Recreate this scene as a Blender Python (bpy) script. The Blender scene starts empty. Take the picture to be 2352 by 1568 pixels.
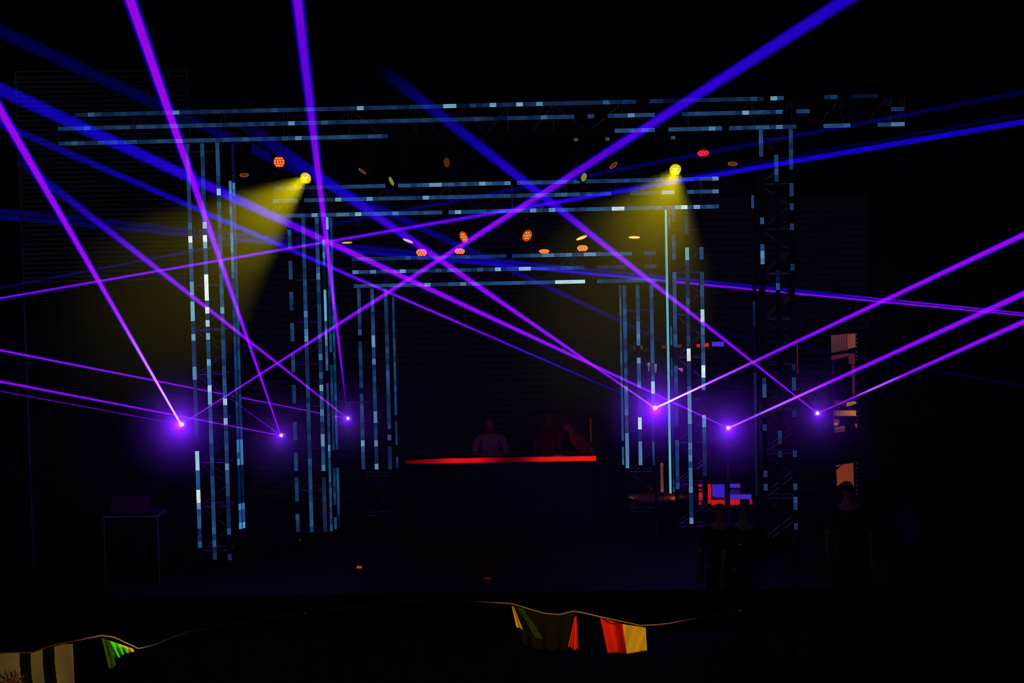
import bpy, bmesh, math, random
from mathutils import Vector, Matrix
random.seed(7)
sc = bpy.context.scene
COL = sc.collection

# ------------------------------------------------------------------ camera
F = 4650.0                       # focal length in pixels of the 2352 px wide frame
CAM_Z = 5.2
PSI, PIT, ROL = 0.04382663, 0.06307227, -0.02146578
FW = Vector((-math.sin(PSI)*math.cos(PIT), math.cos(PSI)*math.cos(PIT), -math.sin(PIT)))
_r = FW.cross(Vector((0, 0, 1))).normalized(); _u = _r.cross(FW)
RT = _r*math.cos(ROL) + _u*math.sin(ROL)
UP = -_r*math.sin(ROL) + _u*math.cos(ROL)
C0 = Vector((0, 0, CAM_Z))
cd = bpy.data.cameras.new('camera'); cam = bpy.data.objects.new('camera', cd); COL.objects.link(cam)
cd.sensor_width = 36.0; cd.lens = F/2352*36.0; cd.clip_start = 0.2; cd.clip_end = 300
cam.matrix_world = Matrix(((RT.x, UP.x, -FW.x, 0), (RT.y, UP.y, -FW.y, 0), (RT.z, UP.z, -FW.z, CAM_Z), (0, 0, 0, 1)))
sc.camera = cam

def W(x, y, Y):
    """world point on the plane at stage depth Y seen at pixel x, y"""
    d = FW + RT*((x-1176)/F) + UP*((784-y)/F)
    return C0 + d*(Y/d.y)

# ------------------------------------------------------------------ world, exposure
w = bpy.data.worlds.new('night_sky'); sc.world = w; w.use_nodes = True
w.node_tree.nodes['Background'].inputs[0].default_value = (0.1, 0.15, 0.4, 1)
w.node_tree.nodes['Background'].inputs[1].default_value = 0.0
sc.view_settings.view_transform = 'Standard'; sc.view_settings.look = 'None'
sc.view_settings.exposure = 0.0; sc.view_settings.gamma = 1.0
sc.view_settings.use_curve_mapping = False
sc.cycles.transparent_max_bounces = 128
sc.cycles.max_bounces = 3
sc.cycles.use_adaptive_sampling = True
sc.cycles.adaptive_threshold = 0.02
sc.cycles.adaptive_min_samples = 20
sc.cycles.diffuse_bounces = 1
sc.cycles.volume_bounces = 0
sc.cycles.use_denoising = True
sc.cycles.denoising_input_passes = 'RGB'

def lamp(name, kind, loc, energy, color, parent=None, size=0.03, aim=None, angle=30, blend=0.3):
    l = bpy.data.lights.new(name, kind); l.energy = energy; l.color = color
    if kind in ('POINT', 'SPOT'): l.shadow_soft_size = size
    o = bpy.data.objects.new(name, l); COL.objects.link(o)
    if kind == 'SPOT': l.spot_size = math.radians(angle); l.spot_blend = blend
    q = Vector(aim).normalized().to_track_quat('-Z', 'Y') if aim is not None else None
    if parent is not None:
        o.parent = parent
        o.matrix_parent_inverse = parent.matrix_world.inverted() if False else Matrix.Identity(4)
        loc = Vector(loc) - Vector(parent.location)
    o.location = loc
    if q: o.rotation_mode = 'QUATERNION'; o.rotation_quaternion = q
    return o

MOON = lamp('moonlight', 'SUN', (0, 0, 20), 0.03, (0.7, 0.9, 0.95), aim=(0.45, 0.75, -0.6))
MOON.data.angle = math.radians(1)

# ------------------------------------------------------------------ materials
def mat(name, col, rough=0.6, metal=0.0, emit=None, es=0.0, bump=0.0, spec=0.3, bscale=60):
    m = bpy.data.materials.new(name); m.use_nodes = True
    nt = m.node_tree; b = nt.nodes['Principled BSDF']
    b.inputs['Base Color'].default_value = (*col, 1)
    b.inputs['Roughness'].default_value = rough; b.inputs['Metallic'].default_value = metal
    b.inputs['Specular IOR Level'].default_value = spec
    if emit: b.inputs['Emission Color'].default_value = (*emit, 1); b.inputs['Emission Strength'].default_value = es
    if bump:
        tc = nt.nodes.new('ShaderNodeTexCoord'); n = nt.nodes.new('ShaderNodeTexNoise'); n.inputs['Scale'].default_value = bscale
        bp = nt.nodes.new('ShaderNodeBump'); bp.inputs['Strength'].default_value = bump
        nt.links.new(tc.outputs['Object'], n.inputs['Vector']); nt.links.new(n.outputs['Fac'], bp.inputs['Height'])
        nt.links.new(bp.outputs['Normal'], b.inputs['Normal'])
        cr = nt.nodes.new('ShaderNodeMixRGB'); cr.inputs[1].default_value = (*[c*0.8 for c in col], 1); cr.inputs[2].default_value = (*[min(1, c*1.15) for c in col], 1)
        nt.links.new(n.outputs['Fac'], cr.inputs[0]); nt.links.new(cr.outputs[0], b.inputs['Base Color'])
    m.cycles.emission_sampling = 'NONE'
    return m

M = {
 'black': mat('black_paint', (0.012, 0.012, 0.014), 0.5, bump=0.1),
 'rubber': mat('black_plastic', (0.01, 0.01, 0.01), 0.45, bump=0.1),
 'alu': mat('aluminium_tube', (0.5, 0.52, 0.55), 0.4, 0.3, bump=0.05),
 'post': mat('aluminium_post', (0.75, 0.78, 0.8), 0.35, 0.2, bump=0.05),
 'ground': mat('dark_ground', (0.012, 0.011, 0.01), 0.9, bump=0.4, bscale=9, spec=0.05),
 'deck': mat('black_stage_ply', (0.012, 0.012, 0.012), 0.7, bump=0.2, bscale=30, spec=0.1),
 'slat': mat('painted_slat', (0.2, 0.26, 0.26), 0.6, bump=0.1),
 'slat_dark': mat('dark_slat', (0.12, 0.1, 0.07), 0.7, bump=0.1),
 'skin': mat('skin', (0.36, 0.2, 0.13), 0.6, bump=0.05),
 'hair': mat('dark_hair', (0.015, 0.01, 0.008), 0.6, bump=0.3),
 'hair_light': mat('light_brown_hair', (0.16, 0.09, 0.045), 0.6, bump=0.3),
 'shirt': mat('grey_cotton', (0.3, 0.26, 0.24), 0.9, bump=0.2),
 'shirt_red_lit': mat('red_lit_cotton', (0.3, 0.03, 0.025), 0.9, bump=0.2),  # red light on the torso is put into the cloth colour
 'shirt_dark': mat('dark_cotton', (0.02, 0.018, 0.02), 0.9, bump=0.2),
 'jeans': mat('dark_denim', (0.02, 0.025, 0.04), 0.9, bump=0.2),
 'panel': mat('olive_panel', (0.07, 0.055, 0.02), 0.8, bump=0.1),
 'glassy': mat('dark_lens_glass', (0.03, 0.02, 0.01), 0.15, bump=0.02),
 'rope': mat('pale_rope', (0.33, 0.2, 0.11), 0.9, bump=0.3),
 'cream': mat('cream_cloth', (0.66, 0.62, 0.5), 0.9, bump=0.15),
 'navy': mat('dark_blue_cloth', (0.008, 0.01, 0.03), 0.9, bump=0.15),
 'sun': mat('brown_print', (0.26, 0.1, 0.05), 0.9, bump=0.15),
 'green': mat('green_cloth', (0.05, 0.6, 0.03), 0.9, bump=0.15),
 'dgreen': mat('deep_green_cloth', (0.016, 0.05, 0.014), 0.9, bump=0.15),
 'blackcloth': mat('black_cloth', (0.0012, 0.0012, 0.0012), 0.95, bump=0.15),
 'red': mat('red_cloth', (0.75, 0.015, 0.012), 0.9, bump=0.15),
 'yellow': mat('yellow_cloth', (0.85, 0.55, 0.06), 0.9, bump=0.15),
 'bluecloth': mat('blue_cloth', (0.01, 0.015, 0.2), 0.9, bump=0.15),
}
def emis(name, col, s):
    return mat(name, (0.02, 0.02, 0.02), 0.4, emit=col, es=s, bump=0.02)

def attr_emission_mat(name, dots=False, transparent=False, gain=1.0):
    m = bpy.data.materials.new(name); m.use_nodes = True; nt = m.node_tree
    nt.nodes.clear(); N = nt.nodes.new; L = nt.links.new
    out = N('ShaderNodeOutputMaterial'); at = N('ShaderNodeAttribute'); at.attribute_name = 'glow'
    em = N('ShaderNodeEmission'); L(at.outputs['Color'], em.inputs['Color']); em.inputs['Strength'].default_value = gain
    add = N('ShaderNodeAddShader')
    if transparent:
        o2 = N('ShaderNodeBsdfTransparent')
    else:
        o2 = N('ShaderNodeBsdfPrincipled'); o2.inputs['Base Color'].default_value = (0.01, 0.01, 0.012, 1); o2.inputs['Roughness'].default_value = 0.5
    if dots:
        uv = N('ShaderNodeUVMap'); uv.uv_map = 'leds'
        fr = N('ShaderNodeVectorMath'); fr.operation = 'FRACTION'; L(uv.outputs[0], fr.inputs[0])
        sb = N('ShaderNodeVectorMath'); sb.operation = 'SUBTRACT'; sb.inputs[1].default_value = (0.5, 0.5, 0.5); L(fr.outputs[0], sb.inputs[0])
        ab = N('ShaderNodeVectorMath'); ab.operation = 'ABSOLUTE'; L(sb.outputs[0], ab.inputs[0])
        sp = N('ShaderNodeSeparateXYZ'); L(ab.outputs[0], sp.inputs[0])
        a = N('ShaderNodeMath'); a.operation = 'LESS_THAN'; a.inputs[1].default_value = 0.34; L(sp.outputs[0], a.inputs[0])
        b = N('ShaderNodeMath'); b.operation = 'LESS_THAN'; b.inputs[1].default_value = 0.34; L(sp.outputs[1], b.inputs[0])
        c = N('ShaderNodeMath'); c.operation = 'MULTIPLY'; L(a.outputs[0], c.inputs[0]); L(b.outputs[0], c.inputs[1])
        d = N('ShaderNodeMath'); d.operation = 'MULTIPLY'; d.inputs[1].default_value = gain/0.46; L(c.outputs[0], d.inputs[0])
        L(d.outputs[0], em.inputs['Strength'])
    L(em.outputs[0], add.inputs[0]); L(o2.outputs[0], add.inputs[1]); L(add.outputs[0], out.inputs['Surface'])
    m.cycles.emission_sampling = 'NONE'
    return m
M['led'] = attr_emission_mat('led_pixels', dots=True)
M['screen'] = attr_emission_mat('led_screen_image')
M['beam'] = attr_emission_mat('laser_light', transparent=True)

# ------------------------------------------------------------------ mesh helpers
def link(name, me, parent=None, m=None):
    o = bpy.data.objects.new(name, me); COL.objects.link(o)
    if m is not None:
        for x in (m if isinstance(m, (list, tuple)) else [m]): me.materials.append(x)
    if parent is not None:
        o.parent = parent
        base = Vector((0, 0, 0)); q = parent
        while q is not None: base += Vector(q.location); q = q.parent
        me.transform(Matrix.Translation(-base))
    return o

def obj(name, bm, m, parent=None, smooth=False):
    me = bpy.data.meshes.new(name); bm.normal_update(); bm.to_mesh(me); bm.free()
    if smooth:
        for p in me.polygons: p.use_smooth = True
    return link(name, me, parent, m)

def tag(o, label, cat=None, group=None, kind=None):
    o['label'] = label
    if cat: o['category'] = cat
    if group: o['group'] = group
    if kind: o['kind'] = kind
    return o

def thing(name, label, cat, loc, group=None):
    o = bpy.data.objects.new(name, None); COL.objects.link(o); o.location = loc; o.empty_display_size = 0.1
    return tag(o, label, cat, group)

def box(bm, a, b, bev=0.0):
    a = Vector(a); b = Vector(b)
    r = bmesh.ops.create_cube(bm, size=1.0)
    vs = r['verts']
    for v in vs: v.co = Vector(((a.x+b.x)/2 + v.co.x*abs(b.x-a.x), (a.y+b.y)/2 + v.co.y*abs(b.y-a.y), (a.z+b.z)/2 + v.co.z*abs(b.z-a.z)))
    if bev:
        es = list({e for v in vs for e in v.link_edges})
        bmesh.ops.bevel(bm, geom=es, offset=bev, segments=2, affect='EDGES')

def frame_of(d):
    d = d.normalized(); h = Vector((0, 0, 1)) if abs(d.z) < 0.95 else Vector((0, 1, 0))
    s = d.cross(h).normalized(); return s, s.cross(d).normalized()

def tube(bm, a, b, r0, r1=None, n=8, cap=True):
    a = Vector(a); b = Vector(b); r1 = r0 if r1 is None else r1
    s, t = frame_of(b-a)
    A = [bm.verts.new(a + (s*math.cos(k*2*math.pi/n)+t*math.sin(k*2*math.pi/n))*r0) for k in range(n)]
    B = [bm.verts.new(b + (s*math.cos(k*2*math.pi/n)+t*math.sin(k*2*math.pi/n))*r1) for k in range(n)]
    for k in range(n): bm.faces.new((A[k], A[(k+1) % n], B[(k+1) % n], B[k]))
    if cap: bm.faces.new(A[::-1]); bm.faces.new(B)

def lathe(bm, base, axis, prof, n=20, capped=True):
    """prof: list of (distance along axis, radius)"""
    base = Vector(base); axis = Vector(axis).normalized(); s, t = frame_of(axis); rings = []
    for h, r in prof:
        rings.append([bm.verts.new(base + axis*h + (s*math.cos(k*2*math.pi/n)+t*math.sin(k*2*math.pi/n))*r) for k in range(n)])
    for A, B in zip(rings, rings[1:]):
        for k in range(n): bm.faces.new((A[k], A[(k+1) % n], B[(k+1) % n], B[k]))
    if capped: bm.faces.new(rings[0][::-1]); bm.faces.new(rings[-1])

def lathe_obj(name, base, axis, prof, m, parent, n=20):
    bm = bmesh.new(); lathe(bm, base, axis, prof, n); return obj(name, bm, m, parent)
def box_obj(name, a, b, m, parent=None, bev=0.0):
    bm = bmesh.new(); box(bm, a, b, bev); return obj(name, bm, m, parent)
def tubes_obj(name, segs, m, parent=None):
    bm = bmesh.new()
    for s in segs: tube(bm, s[0], s[1], s[2], s[3] if len(s) > 3 else None)
    return obj(name, bm, m, parent)

# ------------------------------------------------------------------ setting
g = box_obj('ground', (-60, -5, -0.1), (60, 60, 0), M['ground']); tag(g, 'dark festival ground in front of the stage', kind='structure')
DZ = 0.42
bm = bmesh.new(); box(bm, (-9, 25.35, 0.001), (6, 36, DZ), 0.02)
for k in range(16): box(bm, (-8.9+k*0.99-0.01, 25.33, 0.01), (-8.9+k*0.99+0.01, 25.35, DZ-0.03))
d = obj('stage_deck', bm, M['deck']); tag(d, 'low black stage deck carrying the three light portals', 'stage', kind='structure')
# slatted back wall
bm = bmesh.new()
zt = W(1250, 470, 34).z; zb = DZ+0.001
box(bm, (-6, 34.06, zb), (4.5, 34.12, zt+0.05))
k = zb
while k < zt:
    box(bm, (-6, 34.0, k), (4.5, 34.05, k+0.05)); k += 0.105
o = obj('wall_back', bm, M['slat_dark']); tag(o, 'dark back wall of horizontal slats behind the dj booth', kind='structure')

# slatted screen, upper left
def slat_screen():
    a, b = W(36, 165, 27.7), W(430, 165, 28.2)
    zb = W(50, 640, 27.7).z
    t = thing('slatted_screen', 'tall dim screen of thin horizontal slats at the far left of the rig', 'screen', (a.x, a.y, DZ))
    bm = bmesh.new(); z = a.z-0.08
    while z > zb:
        c = Vector((a.x, a.y, z)); e = Vector((b.x, b.y, z))
        n = (e-c).cross(Vector((0, 0, 1))).normalized()
        vs = []
        for p in (c, e):
            for q in ((n*0.012, 0.0), (n*0.0, 0.010), (n*-0.02, 0.006), (n*-0.02, -0.004), (n*0.012, -0.008)):
                vs.append(bm.verts.new(p + q[0] + Vector((0, 0, q[1]))))
        for k in range(5): bm.faces.new((vs[k], vs[(k+1) % 5], vs[5+(k+1) % 5], vs[5+k]))
        bm.faces.new(vs[:5][::-1]); bm.faces.new(vs[5:])
        z -= 0.0655
    obj('slats', bm, M['slat'], t)
    bm = bmesh.new()
    for p in (a, b): tube(bm, (p.x, p.y, DZ), (p.x, p.y, a.z+0.02), 0.014)
    tube(bm, (a.x, a.y, a.z), (b.x, b.y, a.z), 0.01)
    tube(bm, (a.x, a.y, zb-0.05), (b.x, b.y, zb-0.05), 0.014)
    obj('screen_frame', bm, M['slat'], t)
    h = Vector((a.x-0.45, a.y-0.9, a.z+0.5))  # housing and arm added for an unseen fill light on the slats
    tubes_obj('fill_arm', [((a.x, a.y, a.z), h, 0.015)], M['black'], t)
    lathe_obj('slat_fill_housing', h, (0.4, 0.6, -0.5), [(-0.1, 0.04), (0, 0.06), (0.02, 0.06)], M['black'], t)
    lamp('slat_fill', 'SPOT', h + Vector((0.03, 0.03, -0.04)), 0.9, (0.5, 0.95, 1.0), t, 0.05, (0.5, 0.85, -0.75), 110, 1.0)
slat_screen()

# ------------------------------------------------------------------ LED trusses
LV = [(0, (0, 0, 0)), (0.5, (0.002, 0.008, 0.032)), (1, (0.005, 0.022, 0.075)), (2, (0.02, 0.09, 0.24)), (3, (0.17, 0.40, 0.62)), (4, (0.65, 1.0, 1.15)), (5, (1.3, 1.7, 1.7))]
def lvcol(l):
    for (a, ca), (b, cb) in zip(LV, LV[1:]):
        if l <= b:
            f = (l-a)/(b-a); return [x+(y-x)*f for x, y in zip(ca, cb)]
    return list(LV[-1][1])
BLK = 0.0885

def strip(parent, axis, p0, p1, Y, pat, conv, turn=0.0, cols=3, gamut=(1, 1, 1)):
    """one LED strip. axis X or Z; p0,p1 world ends; pat [(px from, px to, level)]; conv(world point)->px"""
    n = max(1, round((p1-p0).length/BLK)); dv = (p1-p0)/n
    half = 0.0275 if cols == 3 else 0.018*cols/2
    if axis == 'X': side = Vector((0, 0, 1)); nrm = Vector((0, -1, 0))
    else:
        nrm = Matrix.Rotation(math.radians(turn), 3, 'Z') @ Vector((0, -1, 0)); side = nrm.cross(Vector((0, 0, 1)))
    bm = bmesh.new(); uvl = bm.loops.layers.uv.new('leds'); cl = bm.loops.layers.float_color.new('glow')
    back = -nrm*0.022
    P = [p0+side*half, p1+side*half, p1-side*half, p0-side*half]
    fr = [bm.verts.new(p) for p in P]; bk = [bm.verts.new(p+back) for p in P]
    fs = [bm.faces.new(bk)]
    for k in range(4): fs.append(bm.faces.new((fr[k], bk[k], bk[(k+1) % 4], fr[(k+1) % 4])))
    for f in fs:
        f.material_index = 1
        for l in f.loops: l[cl] = (0, 0, 0, 1)
    for k in range(n):
        a = p0+dv*k; b = p0+dv*(k+1); c = conv((a+b)/2); lev = 0.0
        for x0, x1, lv in pat:
            if x0 <= c < x1: lev = lv
        if lev > 0:
            lev = max(0.25, lev*random.choice((0.75, 0.9, 1.0, 1.0, 1.1, 1.22)) if lev < 2.4 else lev)
        col = [x*y for x, y in zip(lvcol(lev), gamut)]
        vs = [bm.verts.new(q + nrm*0.001) for q in (a-side*half, b-side*half, b+side*half, a+side*half)]
        f = bm.faces.new(vs)
        for l, uv in zip(f.loops, ((0, 0), (5, 0), (5, cols), (0, cols))): l[uvl].uv = uv; l[cl] = (*col, 1)
    bmesh.ops.recalc_face_normals(bm, faces=fs)
    return obj('led_strip', bm, [M['led'], M['black']], parent)

def px(p):
    d = Vector(p)-C0; k = d.dot(FW); return 1176 + F*d.dot(RT)/k, 784 - F*d.dot(UP)/k
cx = lambda p: px(p)[0]
cy = lambda p: px(p)[1]

def beam_truss(label, Y, x0, x1, zs, rows, posts, depth=0.4):
    t = thing('beam_truss', label, 'truss', ((x0+x1)/2, Y, zs[2]-0.05), 'horizontal box trusses with led strips')
    zt, zb = zs[0], zs[2]
    for yy in (Y+0.045, Y+depth):
        for z in (zt, zb): tubes_obj('chord', [((x0, yy, z), (x1, yy, z), 0.02)], M['black'], t)
    tubes_obj('chord', [((x0, Y+0.045, zs[1]), (x1, Y+0.045, zs[1]), 0.012)], M['black'], t)
    for X in posts:
        bm = bmesh.new()
        tube(bm, (X, Y+0.07, zb), (X, Y+0.07, zt), 0.006); tube(bm, (X, Y+depth, zb), (X, Y+depth, zt), 0.005)
        tube(bm, (X, Y+0.07, zb), (X, Y+depth, zb), 0.006); tube(bm, (X, Y+0.07, zt), (X, Y+depth, zt), 0.006)
        obj('post', bm, M['post'], t)
    for a, b in zip(posts, posts[1:]):
        m = (a+b)/2
        for yy in (Y+0.08, Y+depth):
            bm = bmesh.new(); tube(bm, (a, yy, zt), (m, yy, zb), 0.005, n=6); tube(bm, (m, yy, zb), (b, yy, zt), 0.005, n=6); obj('brace', bm, M['alu'], t)
    for z, (pa, pb, pat) in zip(zs, rows):
        a = Vector((W(pa, 500, Y).x, Y, z)); b = Vector((W(pb, 500, Y).x, Y, z))
        strip(t, 'X', a, b, Y, pat, cx)
    return t

def leg_truss(label, Y, xs, ztop, strips, sides, group, inner):
    """xs the three strip X; sides: (X, dY, pat)"""
    t = thing('leg_truss', label, 'truss', (xs[1], Y, DZ), group)
    depth = 0.45
    segs = [((X, yy, DZ), (X, yy, ztop), 0.02) for X in (xs[0], xs[2]) for yy in (Y+0.045, Y+depth)]
    segs.append(((xs[1], Y+0.04, DZ), (xs[1], Y+0.04, ztop), 0.010))
    for sg in segs: tubes_obj('chord', [sg], M['black'], t)
    z = DZ+0.3; k = 0; br = []
    while z < ztop-0.1:
        bm = bmesh.new()
        tube(bm, (xs[0], Y+0.07, z), (xs[2], Y+0.07, z), 0.006); tube(bm, (xs[0], Y+depth, z), (xs[2], Y+depth, z), 0.005)
        for X in (xs[0], xs[2]): tube(bm, (X, Y+0.07, z), (X, Y+depth, z), 0.006)
        obj('rung', bm, M['post'], t)
        br.append(z); z += 0.6
    for a, b in zip(br, br[1:]):
        m = (a+b)/2
        for yy in (Y+0.08, Y+depth):
            bm = bmesh.new(); tube(bm, (xs[0], yy, a), (xs[2], yy, m), 0.005, n=6); tube(bm, (xs[2], yy, m), (xs[0], yy, b), 0.005, n=6); obj('brace', bm, M['alu'], t)
    box_obj('base_plate', (xs[0]-0.08, Y-0.05, DZ), (xs[2]+0.08, Y+depth+0.08, DZ+0.015), M['black'], t)
    for X, pat in zip(xs, strips):
        if not pat: continue
        y1 = max(p[1] for p in pat); y0 = min(p[0] for p in pat)
        xx = px((X, Y, 3))[0]
        a = Vector((X, Y, min(ztop, W(xx, y0, Y).z))); b = Vector((X, Y, W(xx, y1, Y).z))
        strip(t, 'Z', a, b, Y, pat, cy)
    for i, (pxx, dY, pat, gm) in enumerate(sides):
        y1 = max(p[1] for p in pat); y0 = min(p[0] for p in pat)
        yy = Y+dY; q0 = W(pxx, 700, yy)
        a = Vector((q0.x, yy, min(ztop, W(pxx, y0, yy).z))); b = Vector((q0.x, yy, W(pxx, y1, yy).z))
        strip(t, 'Z', a, b, yy, pat, cy, turn=inner*55, cols=3, gamut=gm)
        # brackets holding the inward-facing strip
        zz = b.z+0.1; X = xs[2] if inner > 0 else xs[0]
        while zz < a.z: tubes_obj('bracket', [((q0.x, yy+0.02, zz), (X, Y+0.15, zz), 0.006)], M['black'], t); zz += 0.8
    return t

X_ = lambda p, Y: W(p, 500, Y).x
Y1, Y2, Y3 = 27.0, 28.5, 30.0
z1 = [CAM_Z+v for v in (1.443, 1.264, 1.065)]
z2 = [CAM_Z+v for v in (0.427, 0.249, 0.037)]
z3 = [CAM_Z+v for v in (-0.627, -0.82, -1.027)]
beam_truss('widest and highest led-lined truss, crossing the whole stage in front', Y1, X_(138, Y1), X_(2084, Y1), z1, [
 (165, 2020, [(165, 185, .6), (185, 1466, .95), (200, 215, 2), (275, 290, 1.6), (392, 412, 2.4), (620, 635, 2), (700, 730, 1.5), (815, 831, 2.8), (1025, 1041, 2.9), (1055, 1073, .3), (1130, 1146, 2.8), (1190, 1206, 3), (1236, 1251, 2.2), (1388, 1403, 1.6), (1466, 1494, .0), (1494, 1525, .9), (1525, 1600, .3), (1600, 1753, .9), (1693, 1708, 1.3), (1724, 1738, 1.4), (1753, 1769, 0), (1769, 1785, 2.8), (1785, 1800, 1.2), (1892, 1924, 1.15), (1955, 2016, .35)]),
 (140, 2080, [(140, 1131, 1.1), (200, 215, 1.9), (320, 336, 2), (667, 683, 2.6), (740, 756, 1.8), (620, 636, 1.9), (1131, 1162, .4), (1162, 1325, 1.15), (1237, 1252, 2.1), (1325, 1343, 0), (1343, 1371, 1.3), (1371, 1403, 0), (1403, 1505, 1.2), (1435, 1464, 2.3), (1505, 1570, 0), (1570, 1801, 1.3), (1707, 1723, 2.9), (1785, 1801, 2.2), (1801, 1831, 0), (1831, 1862, 1.6), (1862, 2048, 0), (2048, 2080, 1.1)]),
 (140, 2080, [(140, 892, 1.3), (170, 201, 1.7), (515, 530, 2), (563, 578, 1.9), (681, 697, 2), (770, 801, 2), (892, 1418, 0), (1418, 1509, 1.6), (1509, 1540, 0), (1540, 1662, 1.5), (1631, 1646, 2.2), (1662, 1677, 0), (1677, 1830, 1.2), (1740, 1770, 2.1), (1785, 1801, 1.9), (1830, 1893, 0), (1893, 1955, 1.65), (1955, 2017, 0), (2017, 2080, 1.9), (2048, 2080, 2.3)])],
 [X_(p, Y1) for p in (140, 202, 312, 430, 512, 657, 806, 955, 1067, 1170, 1275, 1434, 1585, 1736, 1828, 1941, 2049, 2082)])
beam_truss('middle led-lined truss under the widest one, with the lower lamps hanging from it', Y2, X_(628, Y2), X_(1652, Y2), z2, [
 (630, 1652, [(630, 780, .7), (780, 892, 1.5), (892, 912, .0), (912, 1167, 1.6), (990, 1020, 2.7), (1108, 1123, 2.3), (1152, 1167, 2.3), (1167, 1181, 0), (1181, 1652, 1.3), (1210, 1225, 2), (1325, 1341, .4), (1608, 1623, 1.9), (1637, 1652, 2.6)]),
 (628, 1652, [(628, 683, 1.3), (683, 698, 0), (698, 1371, 1.35), (772, 787, 2.7), (845, 860, 2.6), (976, 990, 2.8), (1224, 1240, 2.3), (1267, 1297, 2.1), (1371, 1400, 1.1), (1400, 1444, 0), (1444, 1517, 1), (1517, 1546, 2.5), (1546, 1577, 0), (1577, 1652, 1.7), (1636, 1652, 2.3)]),
 (630, 1652, [(630, 1018, 1.45), (714, 729, 2.7), (772, 801, 2), (815, 831, 3.1), (873, 888, 2), (903, 918, 2.1), (1018, 1033, 0), (1033, 1652, 1.5), (1048, 1063, 2.9), (1150, 1165, 2), (1224, 1239, 2.7), (1267, 1282, 2.7), (1412, 1428, 3.8), (1546, 1561, 2.6), (1561, 1576, 3.9), (1591, 1606, 3)])],
 [X_(p, Y2) for p in (632, 720, 750, 888, 1031, 1176, 1301, 1416, 1498, 1612, 1650)])
beam_truss('lowest and shortest led-lined truss, right above the dj booth', Y3, X_(803, Y3), X_(1507, Y3), z3, [
 (805, 1505, [(805, 1167, 1), (930, 945, 1.6), (1070, 1084, 2), (1167, 1181, 0), (1181, 1450, 1.5), (1222, 1308, 2.3), (1336, 1364, 2.6), (1450, 1477, 0), (1477, 1505, 1)]),
 (806, 1506, [(806, 1337, 1.3), (808, 821, 2.4), (848, 862, 2.4), (918, 932, 2.8), (1030, 1044, 1.9), (1098, 1112, 2), (1140, 1155, 3.1), (1196, 1225, 3.2), (1337, 1365, 0), (1365, 1445, .9), (1445, 1478, 0), (1478, 1506, .9)]),
 (808, 1506, [(808, 1338, 1.45), (975, 989, 2.5), (1060, 1073, 2.2), (1142, 1156, 2.2), (1185, 1198, 2), (1282, 1338, 3.7), (1338, 1367, 0), (1367, 1506, 1.2)])],
 [X_(p, Y3) for p in (806, 878, 889, 1036, 1174, 1312, 1423, 1494)])
G = 'upright led-lined trusses of the stage portals'
gb = (0.5, 0.9, 1.1)
leg_truss('tall led-lined upright at the left end of the stage, brightest of the uprights', Y1, (-5.475, -5.277, -5.073), z1[2]-0.031, [
 [(330, 1258, 1.15), (503, 520, 1.5), (536, 552, 4.3), (552, 567, 2.1), (612, 627, 1.8), (642, 672, 2.6), (688, 732, 3), (761, 776, 2.8), (836, 865, 2.5), (865, 998, 1), (998, 1013, .5), (1013, 1029, 0), (1029, 1043, 1.4), (1043, 1073, 3.5), (1073, 1088, 2.2), (1101, 1131, 1.9), (1131, 1161, 4.2), (1161, 1176, 2.6), (1176, 1220, 2), (1220, 1236, 1), (1236, 1252, 1.8), (1252, 1258, 2.3)],
 [(328, 1285, 1.2), (506, 522, 3.2), (536, 553, 5), (553, 568, 3), (582, 597, 1.8), (626, 687, 4.7), (700, 717, 4), (731, 746, 3.4), (761, 776, 3), (776, 820, 1.3), (820, 836, 2.8), (836, 865, 1.7), (865, 879, 1.8), (879, 895, 3.5), (895, 923, 2.9), (923, 996, 1.4), (996, 1013, 2), (1013, 1042, 1), (1042, 1192, 1.2), (1192, 1220, 1.8), (1220, 1235, 1), (1235, 1249, 1.7), (1249, 1285, .9)],
 [(325, 1287, 1.3), (430, 447, 3.3), (461, 476, 2.2), (655, 700, 1.6), (700, 715, 2.7), (715, 865, 1.2), (865, 880, 2.3), (893, 907, 2.2), (922, 937, 3.5), (967, 981, 3.1), (981, 1057, 1.3), (1057, 1071, 3.3), (1071, 1086, 2.5), (1086, 1145, 1.5), (1145, 1220, .8), (1220, 1234, 2.3), (1234, 1265, 0), (1265, 1287, .9)]],
 [(537, 0.3, [(415, 645, 2), (645, 715, .9), (715, 1007, 1.1), (1007, 1065, 2.3), (1065, 1154, .6), (1154, 1215, 2.2)], gb), (545, 0.62, [(330, 445, .4), (415, 450, 2.2), (450, 700, 1.2), (700, 880, 1.4), (880, 1007, 1), (1007, 1065, 2.4), (1065, 1154, .5), (1154, 1213, 2.3)], gb)], G, 1)
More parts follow.
